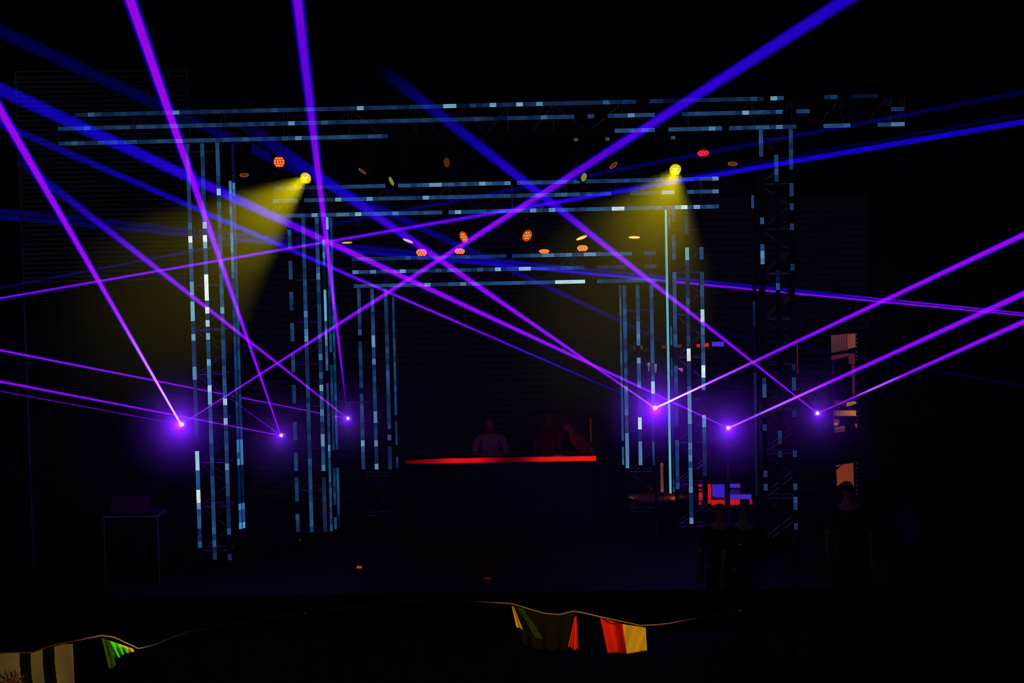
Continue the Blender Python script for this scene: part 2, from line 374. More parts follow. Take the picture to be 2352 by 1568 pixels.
leg_truss('faint led-lined upright at the right end of the stage with mostly unlit strips', Y1, (2.167, 2.365, 2.561), z1[2]-0.031, [
 [(295, 357, 1.5), (357, 494, 0), (494, 509, 1.7), (509, 555, 0), (555, 570, 1.6), (570, 600, 2.3), (600, 872, 0), (872, 885, 1.2), (885, 917, 1.7), (917, 945, 0), (945, 960, .5), (976, 990, .9), (990, 1081, 0), (1081, 1096, 1.2), (1111, 1126, 1.2)],
 [(355, 415, 1.35), (415, 615, 0), (615, 645, .4), (645, 660, 1.7), (660, 935, 0), (935, 946, .4), (946, 991, 0), (991, 1022, 1.1), (1022, 1036, 0), (1036, 1050, .7)],
 [(295, 385, 1.25), (385, 415, 0), (415, 445, 1.25), (445, 461, 0), (461, 476, 1.2), (476, 507, 0), (507, 521, 1.2), (521, 598, 0), (598, 613, 1.5), (613, 628, 1.1), (628, 842, 0), (842, 855, .6), (855, 870, 0), (870, 900, 1.1), (900, 945, 0), (945, 960, .6), (960, 1035, 0), (1035, 1050, 1.1), (1050, 1111, 0), (1111, 1126, 1.3), (1126, 1142, 0), (1142, 1172, 1.3), (1172, 1202, 0), (1202, 1216, 1.1)]],
 [(1732, 0.1, [(448, 478, 1.6), (478, 688, 0), (688, 750, .6), (750, 850, 0), (850, 960, .5), (960, 1140, .4)], gb)], G, -1)
leg_truss('led-lined upright left of the booth under the middle truss, its outer strip broken into dashes', Y2, (-4.365, -4.166, -3.973), z2[2]-0.031, [
 [(527, 566, 1.5), (566, 599, 0), (599, 642, 1.35), (642, 672, 0), (672, 716, 1.3), (716, 745, 0), (745, 788, 1.25), (788, 818, 0), (818, 860, 1.2), (860, 890, 0), (890, 931, 1.2), (931, 963, 0), (963, 1006, 1.2), (1006, 1035, 0), (1035, 1078, 1.3), (1078, 1093, 0), (1093, 1150, 1.05), (1150, 1179, 0), (1179, 1222, 1.3)],
 [(498, 1222, 1.2), (643, 658, 2.1), (716, 787, 2.3), (787, 1050, 1.1), (1050, 1064, 1.9), (1079, 1093, 1.8), (1136, 1205, 1.5)],
 [(498, 1222, 1.3), (526, 555, 1.5), (614, 628, 1.9), (628, 643, 2.3), (643, 818, 1.2), (818, 831, 2), (831, 860, .8), (860, 875, 2), (890, 904, 2.8), (947, 962, 2.3), (991, 1020, 2.6), (1020, 1063, 1.3), (1063, 1077, 2.3), (1077, 1092, 0), (1092, 1222, 1)]],
 [(747, 0.12, [(550, 612, 1.9), (612, 672, .3), (672, 730, 3), (730, 845, 2.1), (880, 1018, 1.3), (1018, 1048, 2.2), (1048, 1220, 1.5)], (.8, 1, 1)), (757, 0.4, [(498, 528, 3), (528, 760, 1), (760, 812, 1.3), (842, 1040, 1.1), (1040, 1072, 0), (1072, 1155, 1.2), (1155, 1185, 0), (1185, 1215, 1.5)], (.6, 1, .9)), (765, 0.7, [(500, 1035, 1.4), (1035, 1070, 0), (1070, 1180, 1.4), (1180, 1212, .3)], gb)], G, 1)
leg_truss('led-lined upright right of the booth inside the yellow light cone', Y2, (1.05, 1.235, 1.437), z2[2]-0.031, [
 [(478, 510, 1), (510, 540, 0), (540, 597, 1.4), (597, 627, 0), (627, 802, 1.5), (802, 833, 0), (833, 892, 1.2), (892, 978, .7), (978, 1008, 0), (1008, 1123, 1.3)],
 [(478, 535, .8), (535, 567, 0), (567, 597, 2.8), (597, 685, .9), (685, 715, 1.5), (715, 802, 1), (802, 831, 4.1), (831, 890, .9), (890, 900, 2), (900, 978, 2.6), (978, 1008, 1.4), (1008, 1068, 1.9), (1068, 1125, 2.2), (1125, 1183, .9), (1183, 1203, 2.6)],
 [(567, 596, 1.7), (596, 626, 0), (626, 655, 1.3), (655, 685, 1.8), (685, 714, 1.3), (714, 743, 3.5), (743, 832, 1.9), (832, 861, 4.2), (861, 890, 2), (890, 949, 0), (949, 977, 2.7), (977, 1006, 1.4), (1006, 1094, .8)]],
 [(1533, 0.1, [(480, 1133, 3.0)], (.75, 1.0, .85)), (1540, 0.35, [(480, 520, 2), (520, 750, .4), (750, 800, 1.7), (815, 860, 1.6), (860, 1105, .6), (1105, 1130, 1.8)], (.3, .9, .8))], G, -1)
leg_truss('short led-lined upright touching the left side of the dj booth area', Y3, (-3.582, -3.383, -3.18), z3[2]-0.031, [
 [(662, 1078, 1.25), (760, 773, 2), (773, 787, 0), (787, 885, 1.2), (885, 898, 0), (898, 929, 1.1), (929, 941, 2), (941, 1009, 1.3), (1009, 1023, 3), (1023, 1037, 2), (1037, 1078, 1.2)],
 [(662, 1078, 1.3), (690, 720, 1.5), (773, 800, 2.7), (829, 842, 2.3), (842, 940, 1.2), (940, 967, 2.5), (1009, 1023, 2.5), (1023, 1064, 1), (1064, 1078, 2.6)],
 [(662, 1078, 1.15), (855, 880, 1.7), (982, 995, 0), (995, 1008, 1.9), (1008, 1022, 0), (1022, 1078, 1)]],
 [(903, 0.2, [(680, 950, 1.3), (950, 965, 0), (965, 1020, 1.1), (1020, 1048, 0), (1048, 1076, 1.3)], gb)], G, 1)
leg_truss('short led-lined upright touching the right side of the dj booth area', Y3, (0.365, 0.56, 0.764), z3[2]-0.031, [
 [(655, 1075, 1.2), (712, 766, 1.8), (885, 905, 2.2), (905, 960, 1.8), (990, 1075, 2.4)],
 [(655, 732, 1.2), (732, 788, 2.1), (788, 817, 0), (817, 840, 2.6), (840, 895, 2), (895, 957, .7), (957, 983, 4), (983, 1013, .8), (1013, 1068, 2.4)],
 [(655, 873, 1.5), (873, 898, 3.7), (907, 925, 1.8), (925, 1013, .6), (1013, 1040, 1.5), (1040, 1068, 1)]],
 [(1425, 0.2, [(655, 1010, 1.5), (1010, 1025, 0), (1025, 1067, 1.9)], (.8, 1, .9))], G, -1)

# ------------------------------------------------------------------ hanging lamps
def lens_dir(major, minor, rot):
    """facing direction of a round lens whose image is an ellipse; rot = image angle of the major axis in degrees (clockwise, 0 = horizontal)"""
    c = max(0.02, min(1.0, minor/major)); s = math.sqrt(1-c*c); a = math.radians(rot)
    mx, my = -math.sin(a), math.cos(a)           # minor axis in image (y down)
    if my < 0: mx, my = -mx, -my
    return (-FW*c + RT*(mx*s) - UP*(my*s)).normalized()

def moving_head(label, x, y, Y, ztop, major, n, ring, lens, kind, display=False, group='moving head lamps hanging from the trusses'):
    c = W(x, y, Y); r = major/2*Y/F
    t = thing('moving_head_lamp', label, 'lamp', (c.x, c.y, ztop), group)
    body_c = c - n*(r*2.1)
    # clamp and base
    box_obj('clamp', (c.x-0.03, c.y-0.035, ztop-0.045), (c.x+0.03, c.y+0.035, ztop), M['rubber'], t, 0.005)
    pb = max(body_c.z+r*1.9, c.z+r*1.2)
    top = ztop-0.04
    hb = min(0.09, max(0.05, (top-pb)*0.5))
    box_obj('base', (body_c.x-0.1, body_c.y-0.09, top-hb), (body_c.x+0.1, body_c.y+0.09, top), M['rubber'], t, 0.012)
    side = n.cross(Vector((0, 0, 1)));
    side = side.normalized() if side.length > 0.05 else Vector((1, 0, 0))
    bm = bmesh.new()
    for s in (-1, 1):
        q = body_c + side*s*r*1.35
        tube(bm, Vector((body_c.x, body_c.y, top-hb)) + side*s*min(0.09, r*1.35), q, 0.02, 0.016); tube(bm, q, q - side*s*r*0.45, 0.016)
    obj('yoke', bm, M['rubber'], t)
    bodyp = [(-r*2.6, r*0.55), (-r*2.4, r*0.95), (-r*1.2, r*1.12), (-r*0.25, r*1.12), (-0.0005, r*1.04), (-0.0005, r*0.98), (-0.008, r*0.97)]
    top_thing = t
    t = lathe_obj('lamp_head', c, n, bodyp, M['rubber'], top_thing, 24)
    if kind == 'par':
        s, u = frame_of(n)
        lathe_obj('lens_plate', c, n, [(-0.008, r*0.96), (-0.004, r*0.96)], M['par_plate'], t, 24)
        for row, cnt in enumerate((3, 4, 3, 4) if False else (3, 4, 4, 3)):
            v = (1.5-row)*r*0.44
            for k in range(cnt):
                h = (k-(cnt-1)/2)*r*0.46 + (0.0 if row in (0, 3) else (-1)**row*0.0)
                p = c + s*h + u*v
                q = lathe_obj('led_lens', p, n, [(-0.004, r*0.19), (0.002, r*0.19), (0.006, r*0.1)], ring, t, 8)
    else:
        bm = bmesh.new(); lathe(bm, c, n, [(-0.006, r*1.0), (0.001, r*1.0), (0.001, r*0.84), (-0.006, r*0.84)], 28, False)
        obj('lens_ring', bm, ring, t)
        prof = [(-0.006, r*0.86), (-0.003, r*0.86), (0.0, r*0.4)]
        L = lathe_obj('lens', c, n, prof, lens, t, 28)
        if kind == 'wash':
            s, u = frame_of(n)
            for k in range(7):
                a = k*math.pi/3; rr = 0 if k == 6 else r*0.52
                lathe_obj('led_lens', c + s*rr*math.cos(a) + u*rr*math.sin(a), n, [(-0.003, r*0.2), (0.003, r*0.2), (0.006, r*0.1)], M['amber_bulb'], t, 8)
        if kind == 'beam':
            s, u = frame_of(n)
            for k in range(3):
                a = k*2*math.pi/3+0.5; bm = bmesh.new(); e = c + s*r*0.42*math.cos(a)+u*r*0.42*math.sin(a)
                tube(bm, c + n*0.001, e+n*0.001, 0.006, 0.011, 6); obj('bulb_reflection', bm, M['hot_yellow'], t)
    t = top_thing
    if display:
        q = Vector((body_c.x, body_c.y-0.0915, top-hb/2))
        box_obj('display', q-Vector((0.028, 0, 0.022)), q+Vector((0.028, 0.003, 0.022)), M['display'], t)
    return t, c, n

def slow_noise_emission(name, colA, colB, s, scale):
    m = mat(name, (0.02, 0.02, 0.02), 0.3); nt = m.node_tree; b = nt.nodes['Principled BSDF']
    tc = nt.nodes.new('ShaderNodeTexCoord'); n = nt.nodes.new('ShaderNodeTexNoise'); n.inputs['Scale'].default_value = scale
    mx = nt.nodes.new('ShaderNodeMixRGB'); mx.inputs[1].default_value = (*colA, 1); mx.inputs[2].default_value = (*colB, 1)
    nt.links.new(tc.outputs['Object'], n.inputs['Vector']); nt.links.new(n.outputs['Fac'], mx.inputs[0])
    nt.links.new(mx.outputs[0], b.inputs['Emission Color']); b.inputs['Emission Strength'].default_value = s
    return m
M['par_plate'] = emis('par_red_glow', (1, 0.008, 0.0), 0.38)
M['par_bulb'] = emis('par_red_bulb', (1, 0.17, 0.03), 1.7)
M['par_bulb_dim'] = emis('par_red_bulb_dim', (1, 0.02, 0.01), 0.9)
M['par_bulb_warm'] = emis('par_orange_bulb', (1, 0.3, 0.05), 1.3)
M['amber_bulb'] = emis('amber_bulb', (1, 0.42, 0.04), 0.9)
M['amber_plate'] = emis('amber_glow', (1, 0.12, 0.01), 0.35)
M['red_ring'] = emis('red_ring', (1, 0.06, 0.01), 0.75)
M['yellow_lens'] = slow_noise_emission('bright_yellow_lens', (0.95, 0.72, 0.0), (0.85, 0.55, 0.0), 1.0, 30)
M['yellow_ring'] = emis('yellow_ring', (0.6, 0.42, 0.0), 0.9)
M['hot_yellow'] = emis('hot_filament', (1, 0.95, 0.4), 2.0)
M['brown_lens'] = emis('dim_brown_lens', (1, 0.25, 0.03), 0.07)
M['brown_ring'] = emis('dim_orange_ring', (1, 0.33, 0.06), 0.28)
M['olive_lens'] = slow_noise_emission('olive_lens', (0.35, 0.4, 0.02), (0.1, 0.13, 0.01), 0.9, 25)
M['orange_lens'] = slow_noise_emission('orange_lens', (1.0, 0.55, 0.08), (0.9, 0.35, 0.02), 0.9, 40)
M['pale_lens'] = slow_noise_emission('pale_lens', (1.0, 0.75, 0.25), (1.0, 0.6, 0.1), 1.1, 40)
M['display'] = emis('display', (0.3, 0.7, 0.9), 0.09)

B1 = z1[2]-0.02; B2 = z2[2]-0.02
HY1, HY2, HY2B = Y1+0.045, Y2+0.045, Y2+0.4
H = []
def mh(label, x, y, tier, mj, mn, rot, ring, lens, kind='spot', display=False):
    Y, zt = (HY1, B1) if tier == 1 else ((HY2B, B2) if kind == 'par' else (HY2, B2))
    return moving_head(label, x, y, Y, zt, mj, lens_dir(mj, mn, rot), M[ring], M[lens], kind, display)
mh('dim orange flat lens under the top truss, leftmost of the hanging lamps', 561, 402, 1, 21, 7, -5, 'brown_ring', 'brown_lens')
mh('round lamp of many red bulbs left of the bright yellow lamp', 641, 372, 1, 27, 25, 0, 'par_bulb', 'brown_lens', 'par')
HL = mh('bright yellow lamp on the left throwing a cone down to the left', 702, 409, 1, 27, 24, 35, 'yellow_ring', 'yellow_lens', 'beam')
mh('thin tilted brownish lens right of the left yellow lamp', 832, 393, 1, 21, 5, 35, 'brown_ring', 'brown_lens')
mh('olive green tilted lens at the upper left edge of the middle truss', 899, 416, 1, 22, 8, 62, 'olive_lens', 'olive_lens')
mh('dark brown upright oval lens near the centre under the top truss', 1026, 373, 1, 22, 14, 80, 'brown_lens', 'brown_lens')
mh('yellow green upright oval lens just above the middle truss', 1341, 407, 1, 20, 12, 110, 'olive_lens', 'olive_lens', display=True)
mh('dim orange oval ring lens tilted up to the right', 1409, 380, 1, 21, 8, -38, 'brown_ring', 'brown_lens', display=True)
HR = mh('bright yellow lamp on the right throwing a wide cone down', 1551, 389, 1, 27, 24, -10, 'yellow_ring', 'yellow_lens', 'beam', display=True)
mh('flat oval lamp of red bulbs at the right of the right yellow lamp', 1615, 352, 1, 28, 14, 0, 'par_bulb_dim', 'brown_lens', 'par')
mh('dim orange flat lens farthest right under the top truss', 1683, 376, 1, 22, 7, 5, 'brown_ring', 'brown_lens')
mh('very thin orange lens at the left under the middle truss', 797, 557, 2, 24, 3, -3, 'orange_lens', 'orange_lens')
mh('thin orange lens tilted down to the right under the middle truss', 937, 553, 2, 25, 5, 20, 'orange_lens', 'orange_lens')
HD = mh('amber oval lens with a red rim crossed by a laser beam', 1065, 544, 2, 27, 17, 62, 'red_ring', 'amber_plate', 'wash')
mh('lamp of red bulbs left of the crossing of two lasers', 968, 580, 2, 27, 17, 0, 'par_bulb', 'brown_lens', 'par')
mh('lamp of red bulbs right below the amber lens crossed by a laser', 1056, 577, 2, 26, 13, 0, 'par_bulb', 'brown_lens', 'par')
mh('amber oval lens with a red rim standing alone at the stage centre', 1211, 541, 2, 27, 20, -60, 'red_ring', 'amber_plate', 'wash')
mh('flattest of the red bulb lamps, just above the lowest truss', 1250, 577, 2, 26, 9, 0, 'par_bulb', 'brown_lens', 'par')
mh('bright orange thin lens tilted up to the right above a red lamp', 1336, 546, 2, 27, 6, -20, 'orange_lens', 'pale_lens')
mh('rightmost red bulb lamp over the lowest truss, more orange', 1338, 570, 2, 27, 14, 0, 'par_bulb_warm', 'brown_lens', 'par')
mh('pale yellow thin lens inside the right yellow light cone', 1457, 545, 2, 26, 4, 1, 'pale_lens', 'pale_lens')

def cone_dir(theta, imgdeg):
    """direction: theta degrees off the line back to the camera; imgdeg image direction clockwise from straight down"""
    a = math.radians(imgdeg); th = math.radians(theta)
    return (-FW*math.cos(th) + RT*(-math.sin(a)*math.sin(th)) - UP*(math.cos(a)*math.sin(th))).normalized()
def spot_in(h, theta, img, angle, energy, color, blend, r=0.07):
    t, c, n = h; aim = cone_dir(theta, img)
    return lamp('lamp_light', 'SPOT', c + n*0.02, energy, color, t, r, aim, angle, blend)
YEL = (1.0, 0.81, 0.0)
spot_in(HL, 30, 37, 30, 6200, YEL, 0.4)
spot_in(HR, 29, 28, 33, 5300, YEL, 0.4)
t, c, n = HD
dj_at = W(1128, 1010, 31.5)
lamp('lamp_light', 'SPOT', c + (dj_at-c).normalized()*0.05, 40, (1, 0.3, 0.08), t, 0.03, dj_at-c, 14, 0.6)  # amber spot added at this lamp to brighten the person behind the booth

# ------------------------------------------------------------------ haze
for y0, dens, wh in ((25.0, 0.0068, 'thin haze hanging over the stage between the portals'), (22.9, 0.0044, 'thinner haze drifting out just in front of the stage')):
    hz = bpy.data.materials.new('thin_haze'); hz.use_nodes = True; nt = hz.node_tree; nt.nodes.clear()
    ou = nt.nodes.new('ShaderNodeOutputMaterial'); vs = nt.nodes.new('ShaderNodeVolumeScatter'); vs.inputs['Density'].default_value = dens
    nt.links.new(vs.outputs[0], ou.inputs['Volume'])
    o = box_obj('stage_haze', (-12+y0*0.01, y0, 0.7+y0*0.001), (9-y0*0.01, 33.9-y0*0.001, 8.5-y0*0.001), hz); tag(o, wh, 'haze', kind='stuff')

# ------------------------------------------------------------------ laser projectors and beams
PUFF_R = 0.95
pm = bpy.data.materials.new('halo_volume'); pm.use_nodes = True; nt = pm.node_tree; nt.nodes.clear()
ou = nt.nodes.new('ShaderNodeOutputMaterial'); vs = nt.nodes.new('ShaderNodeVolumeScatter'); nt.links.new(vs.outputs[0], ou.inputs['Volume'])
tc = nt.nodes.new('ShaderNodeTexCoord'); ln = nt.nodes.new('ShaderNodeVectorMath'); ln.operation = 'LENGTH'; nt.links.new(tc.outputs['Object'], ln.inputs[0])
mr = nt.nodes.new('ShaderNodeMapRange'); mr.inputs['From Min'].default_value = 0; mr.inputs['From Max'].default_value = PUFF_R
mr.inputs['To Min'].default_value = 1; mr.inputs['To Max'].default_value = 0; nt.links.new(ln.outputs['Value'], mr.inputs['Value'])
pw = nt.nodes.new('ShaderNodeMath'); pw.operation = 'POWER'; pw.inputs[1].default_value = 2.2; nt.links.new(mr.outputs[0], pw.inputs[0])
ml = nt.nodes.new('ShaderNodeMath'); ml.operation = 'MULTIPLY'; ml.inputs[1].default_value = 1.3; nt.links.new(pw.outputs[0], ml.inputs[0]); nt.links.new(ml.outputs[0], vs.inputs['Density'])
def puff(c, what):  # added volume imitating lens bloom around an aperture, not denser haze
    bm = bmesh.new(); bmesh.ops.create_icosphere(bm, subdivisions=3, radius=PUFF_R)
    me = bpy.data.meshes.new('halo_puff'); bm.to_mesh(me); bm.free(); me.materials.append(pm)
    o = bpy.data.objects.new('halo_puff', me); COL.objects.link(o); o.location = c
    tag(o, 'added blue violet halo volume around ' + what, 'haze', kind='stuff')
def lerp_keys(keys, s):
    for (a, va), (b, vb) in zip(keys, keys[1:]):
        if s <= b: return tuple(x+(y-x)*max(0, (s-a))/(b-a) for x, y in zip(va, vb))
    return keys[-1][1]

SHELL = (1.0, 0.88, 0.76, 0.64, 0.56, 0.48)
def laser_beam(parent, p0, p1, r0, r1, keys, segs=30):
    """nested tapering shells of light; keys [(s, (outer blue, purple core))] along the beam"""
    bm = bmesh.new(); cl = bm.verts.layers.float_color.new('glow')
    s_, t_ = frame_of(p1-p0); n = 9
    for i, q in enumerate(SHELL):
        prev = None
        for k in range(segs+1):
            f = k/segs; f = f**1.0
            # sample evenly in image distance: depth shrinks toward the camera
            D0 = (p0-C0).dot(FW); D1 = (p1-C0).dot(FW)
            ww = f*D0/(D1+(D0-D1)*f) if D1 > 0 else f
            c = p0+(p1-p0)*ww; r = (r0+(r1-r0)*ww)*q
            b, p = lerp_keys(keys, f)
            if i < 3: col = (0.001*b, 0.0, (0.045, 0.08, 0.09)[i]*b, 1)
            else: col = (0.046*p, 0.0004*p + 0.022*max(0, p-1.3), 0.028*b + 0.014*p + 0.02*max(0, p-1.3), 1)
            ring = []
            for m in range(n):
                a = m*2*math.pi/n
                v = bm.verts.new(c+(s_*math.cos(a)+t_*math.sin(a))*r); v[cl] = col; ring.append(v)
            if prev:
                for m in range(n): bm.faces.new((prev[m], prev[(m+1) % n], ring[(m+1) % n], ring[m]))
            prev = ring
    return obj('laser_beam', bm, M['beam'], parent, True)

M['aperture'] = emis('laser_aperture', (0.9, 0.7, 1.0), 25)
def projector(label, x, y, Y, hood=False, floor=DZ, glow=1.0, ap=0.014, light=True):
    c = W(x, y, Y)
    t = thing('laser_projector', label, 'laser projector', (c.x, c.y, c.z-0.2), 'laser projectors on stands')
    hs = box_obj('housing', (c.x-0.08, c.y+0.03, c.z-0.05), (c.x+0.08, c.y+0.30, c.z+0.05), M['blackcloth'], t, 0.01)
    bm = bmesh.new()
    box(bm, (c.x-0.105, c.y+0.12, c.z-0.10), (c.x-0.092, c.y+0.17, c.z+0.02)); box(bm, (c.x+0.092, c.y+0.12, c.z-0.10), (c.x+0.105, c.y+0.17, c.z+0.02))
    box(bm, (c.x-0.105, c.y+0.12, c.z-0.115), (c.x+0.105, c.y+0.17, c.z-0.10))
    obj('bracket', bm, M['rubber'], t)
    tag(lathe_obj('aperture', (c.x, c.y+0.03, c.z), (0, -1, 0), [(0, ap*1.1), (0.028, ap*0.9)], M['aperture'], hs, 12), 'glaring white aperture')
    if hood:
        bm = bmesh.new(); e = (W(x+52, y-38, Y), W(x-14, y-38, Y))
        tube(bm, e[1], e[0], 0.008); tube(bm, e[1], e[1]+Vector((-0.07, -0.02, 0.06)), 0.006)
        tube(bm, (e[1]+e[0])/2 + Vector((-0.1, 0, 0)), (c.x, c.y+0.15, c.z+0.06), 0.008)
        obj('hood_bar', bm, M['hood'], t)
    # stand
    s = thing('lighting_stand', 'black stand carrying ' + label.replace('glowing ', 'the '), 'stand', (c.x, c.y+0.145, floor), 'stands under the laser projectors')
    top = c.z-0.1155
    tubes_obj('pole', [((c.x, c.y+0.145, floor+0.02), (c.x, c.y+0.145, top), 0.018)], M['stand'] if abs(x-1673) < 1 else M['black'], s)
    for k in range(3):
        a = k*2*math.pi/3+0.5
        tubes_obj('leg', [((c.x, c.y+0.145, floor+0.45), (c.x+0.4*math.cos(a), c.y+0.145+0.4*math.sin(a), floor+0.012), 0.011)], M['black'], s)
    if light:
        puff(c - Vector((0, 0.12, 0)), label.replace('glowing ', 'the '))
        lamp('laser_glow', 'POINT', c - Vector((0, 0.12, 0)), 9*glow, (0.14, 0.0, 1.0), t, 0.02)
    return t, c
M['hood'] = mat('reddish_steel', (0.4, 0.2, 0.16), 0.5, 0.3, emit=(0.3, 0.1, 0.1), es=0.0, bump=0.05)
M['stand'] = mat('stand_lit_tone', (0.12, 0.12, 0.13), 0.5, 0.2, bump=0.05)  # paler copy of the black stand, to show one pole as lit
PA, cA = projector('glowing laser projector left of the brightest upright', 416, 975, 26.2, glow=2.0, ap=0.02)
PB, cB = projector('glowing laser projector between the two left uprights', 645, 1000, 27.8, glow=0.40)
PC, cC = projector('glowing laser projector beside the short left upright', 799, 961, 29.3, hood=True, glow=0.36)
PD, cD = projector('glowing laser projector within the right uprights, the brightest one', 1505, 937, 28.0, glow=3.0, ap=0.02)
PE, cE = projector('glowing laser projector right of the uprights, over the backlit bar', 1673, 983, 27.6, glow=1.1, ap=0.018)
PF, cF = projector('glowing laser projector left of the lit video column', 1878, 949, 26.2, glow=0.40, ap=0.015)

def shoot(P, c, x, y, wpx0, wpx1, keys, Yend=None, ext=1.0):
    """beam from the projector to pixel x,y; apparent widths wpx0, wpx1; the end distance follows from how much the beam widens"""
    if Yend is None:
        # 4 mm/m divergence
        r0 = wpx0/2*c.y/F; Yend = c.y
        for i in range(4000):
            Yend = 8 + i*0.02 if False else c.y - i*0.005
            if Yend < 9: break
            q = W(x, y, Yend); r = r0 + 0.0018*(q-c).length
            if 2*r*F/Yend >= wpx1: break
    q = W(x, y, Yend)
    r0 = wpx0/2*c.y/F; r1 = wpx1/2*Yend/F
    return laser_beam(P, c + (q-c).normalized()*0.03, q, r0, r1, keys)
K = lambda *a: [(s, (b, p)) for s, b, p in a]
full = K((0, 1.1, 1.1), (1, 1.05, 1.05))
hot = K((0, 1.2, 6.0), (0.12, 1.3, 3.0), (0.25, 1.1, 1.4), (0.4, 1.1, 1.15), (1, 1.05, 1.0))
# A
shoot(PA, cA, -110, 60, 6, 34, hot)
shoot(PA, cA, 1985, -28, 3, 36, K((0, 1, 1), (0.45, 1, 1), (0.6, 1, .35), (0.75, 1, .08), (1, .8, .02)))
shoot(PA, cA, -40, 890, 2, 3.5, K((0, .9, .8), (1, .45, .25)))
# B
shoot(PB, cB, 278, -60, 3.5, 38, full)
shoot(PB, cB, -40, 868, 3, 9, full)
shoot(PB, cB, 470, 872, 2, 4, K((0, 1, .8), (.35, .7, .2), (.7, .3, 0), (1, 0, 0)))
# C
shoot(PC, cC, 40, 365, 4, 24, K((0, 1, 1), (0.4, 1, 1), (0.6, 1.0, .6), (0.72, .8, .1), (0.88, .35, 0), (1, 0, 0)))
shoot(PC, cC, -40, 796, 3, 8, full)
shoot(PC, cC, 676, -60, 2.5, 36, K((0, .0, 0), (.04, .3, 0), (.08, .9, .3), (.15, 1, 1), (0.55, 1, 1), (0.7, 1, .35), (0.85, 1, .45), (1, 1, .7)))
# D
shoot(PD, cD, 2400, 516, 6, 19, K((0, 1.2, 8), (.07, 1.2, 6), (.14, 1.1, 2), (.3, 1.05, 1.05), (1, 1.05, 1.05)))
shoot(PD, cD, 560, 287, 4, 34, K((0, 1.2, 2.2), (.1, 1, 1), (.5, 1, 1), (.6, 1, .2), (.75, .7, 0), (.9, .22, 0), (1, 0, 0)))
shoot(PD, cD, -40, 266, 2, 20, K((0, 0, 0), (.04, .15, 0), (.1, .6, .0), (.2, 1, .15), (.3, 1, .9), (.42, 1, .8), (.5, 1, .1), (.62, .75, 0), (.8, .45, 0), (.95, .25, 0), (1, .2, 0)))
# E
shoot(PE, cE, 2400, 652, 6, 20, K((0, 1.2, 2.5), (.08, 1.1, 1.3), (.12, 1.1, 2.2), (.25, 1.1, 1.7), (.35, 1.05, 1.1), (1, 1.05, 1.05)))
shoot(PE, cE, -40, 186, 4, 36, K((0, 1, 1), (.15, 1, 1), (.5, 1, 1), (.57, 1, .5), (.65, 1, .12), (.8, .8, 0), (1, .5, 0)))
# F
shoot(PF, cF, 2400, 717, 4, 18, K((0, 1, 1), (.15, 1, 1.1), (.25, 1.1, 2.2), (.4, 1, 1.1), (1, 1.05, 1.05)))
shoot(PF, cF, 880, 161, 4, 32, K((0, 1, 1), (.3, 1, 1), (.5, 1, .8), (.6, 1, .1), (.75, .65, 0), (.88, .25, 0), (1, 0, 0)))
shoot(PF, cF, -40, 53, 2, 36, K((0, 0, 0), (.16, .0, 0), (.27, .15, .02), (.38, .22, 0), (.55, .25, 0), (.7, .12, 0), (.85, .10, 0), (1, .07, 0)), Yend=31.0)

# lasers standing outside the frame
def far_projector(label, x, y, Y):
    return projector(label, x, y, Y, floor=0.0, light=False)
PG, cG = far_projector('laser projector beyond the left edge sending beams up to the right', -60, 695, 25.0)
PH, cH = far_projector('laser projector beyond the right edge sending thin beams to the left', 2412, 730, 29.4)
def cross(P, c, off, x, y, w0, w1, keys):
    c = c + off; Ye = 29.4 if P is PH else 22.0; q = W(x, y, Ye)
    laser_beam(P, c, q, w0/2*c.y/F, w1/2*Ye/F, keys)
cross(PG, cG, Vector((0, 0, 0)), 2412, 269, 6, 15, K((0, 1, .9), (.3, 1, .8), (.45, 1, .5), (.55, 1, .1), (.6, 1, 0), (.64, .25, 0), (.66, 1, 0), (1, .8, 0)))
cross(PG, cG, W(-60, 672, 25)-cG, 2412, 200, 4, 12, K((0, .16, 0), (.2, .2, .02), (.27, .08, 0), (.37, .16, 0), (.7, .14, 0), (1, .06, 0)))
cross(PG, cG, W(-60, 701, 25)-cG, 2412, 252, 2.5, 9, K((0, .12, 0), (.3, .15, 0), (.46, .25, 0), (.55, .04, 0), (.8, .05, 0), (1, .05, 0)))
cross(PH, cH, Vector((0, 0, 0)), -60, 492, 5, 13, K((0, 1, .9), (.2, 1, .9), (.33, 1, .8), (.38, 1, .1), (.5, .8, 0), (.68, .3, 0), (.8, .2, 0), (1, .2, 0)))
cross(PH, cH, W(2412, 725, 29.4)-cH, -60, 478, 4, 14, K((0, 1, .8), (.12, 1, .7), (.2, .8, 0), (.33, .5, 0), (.4, .15, 0), (.5, .4, 0), (.68, .15, 0), (1, .1, 0)))
cross(PH, cH, W(2412, 897, 29.4)-cH, 1640, 762, 4, 8, K((0, .03, 0), (.5, .05, 0), (1, .02, 0)))

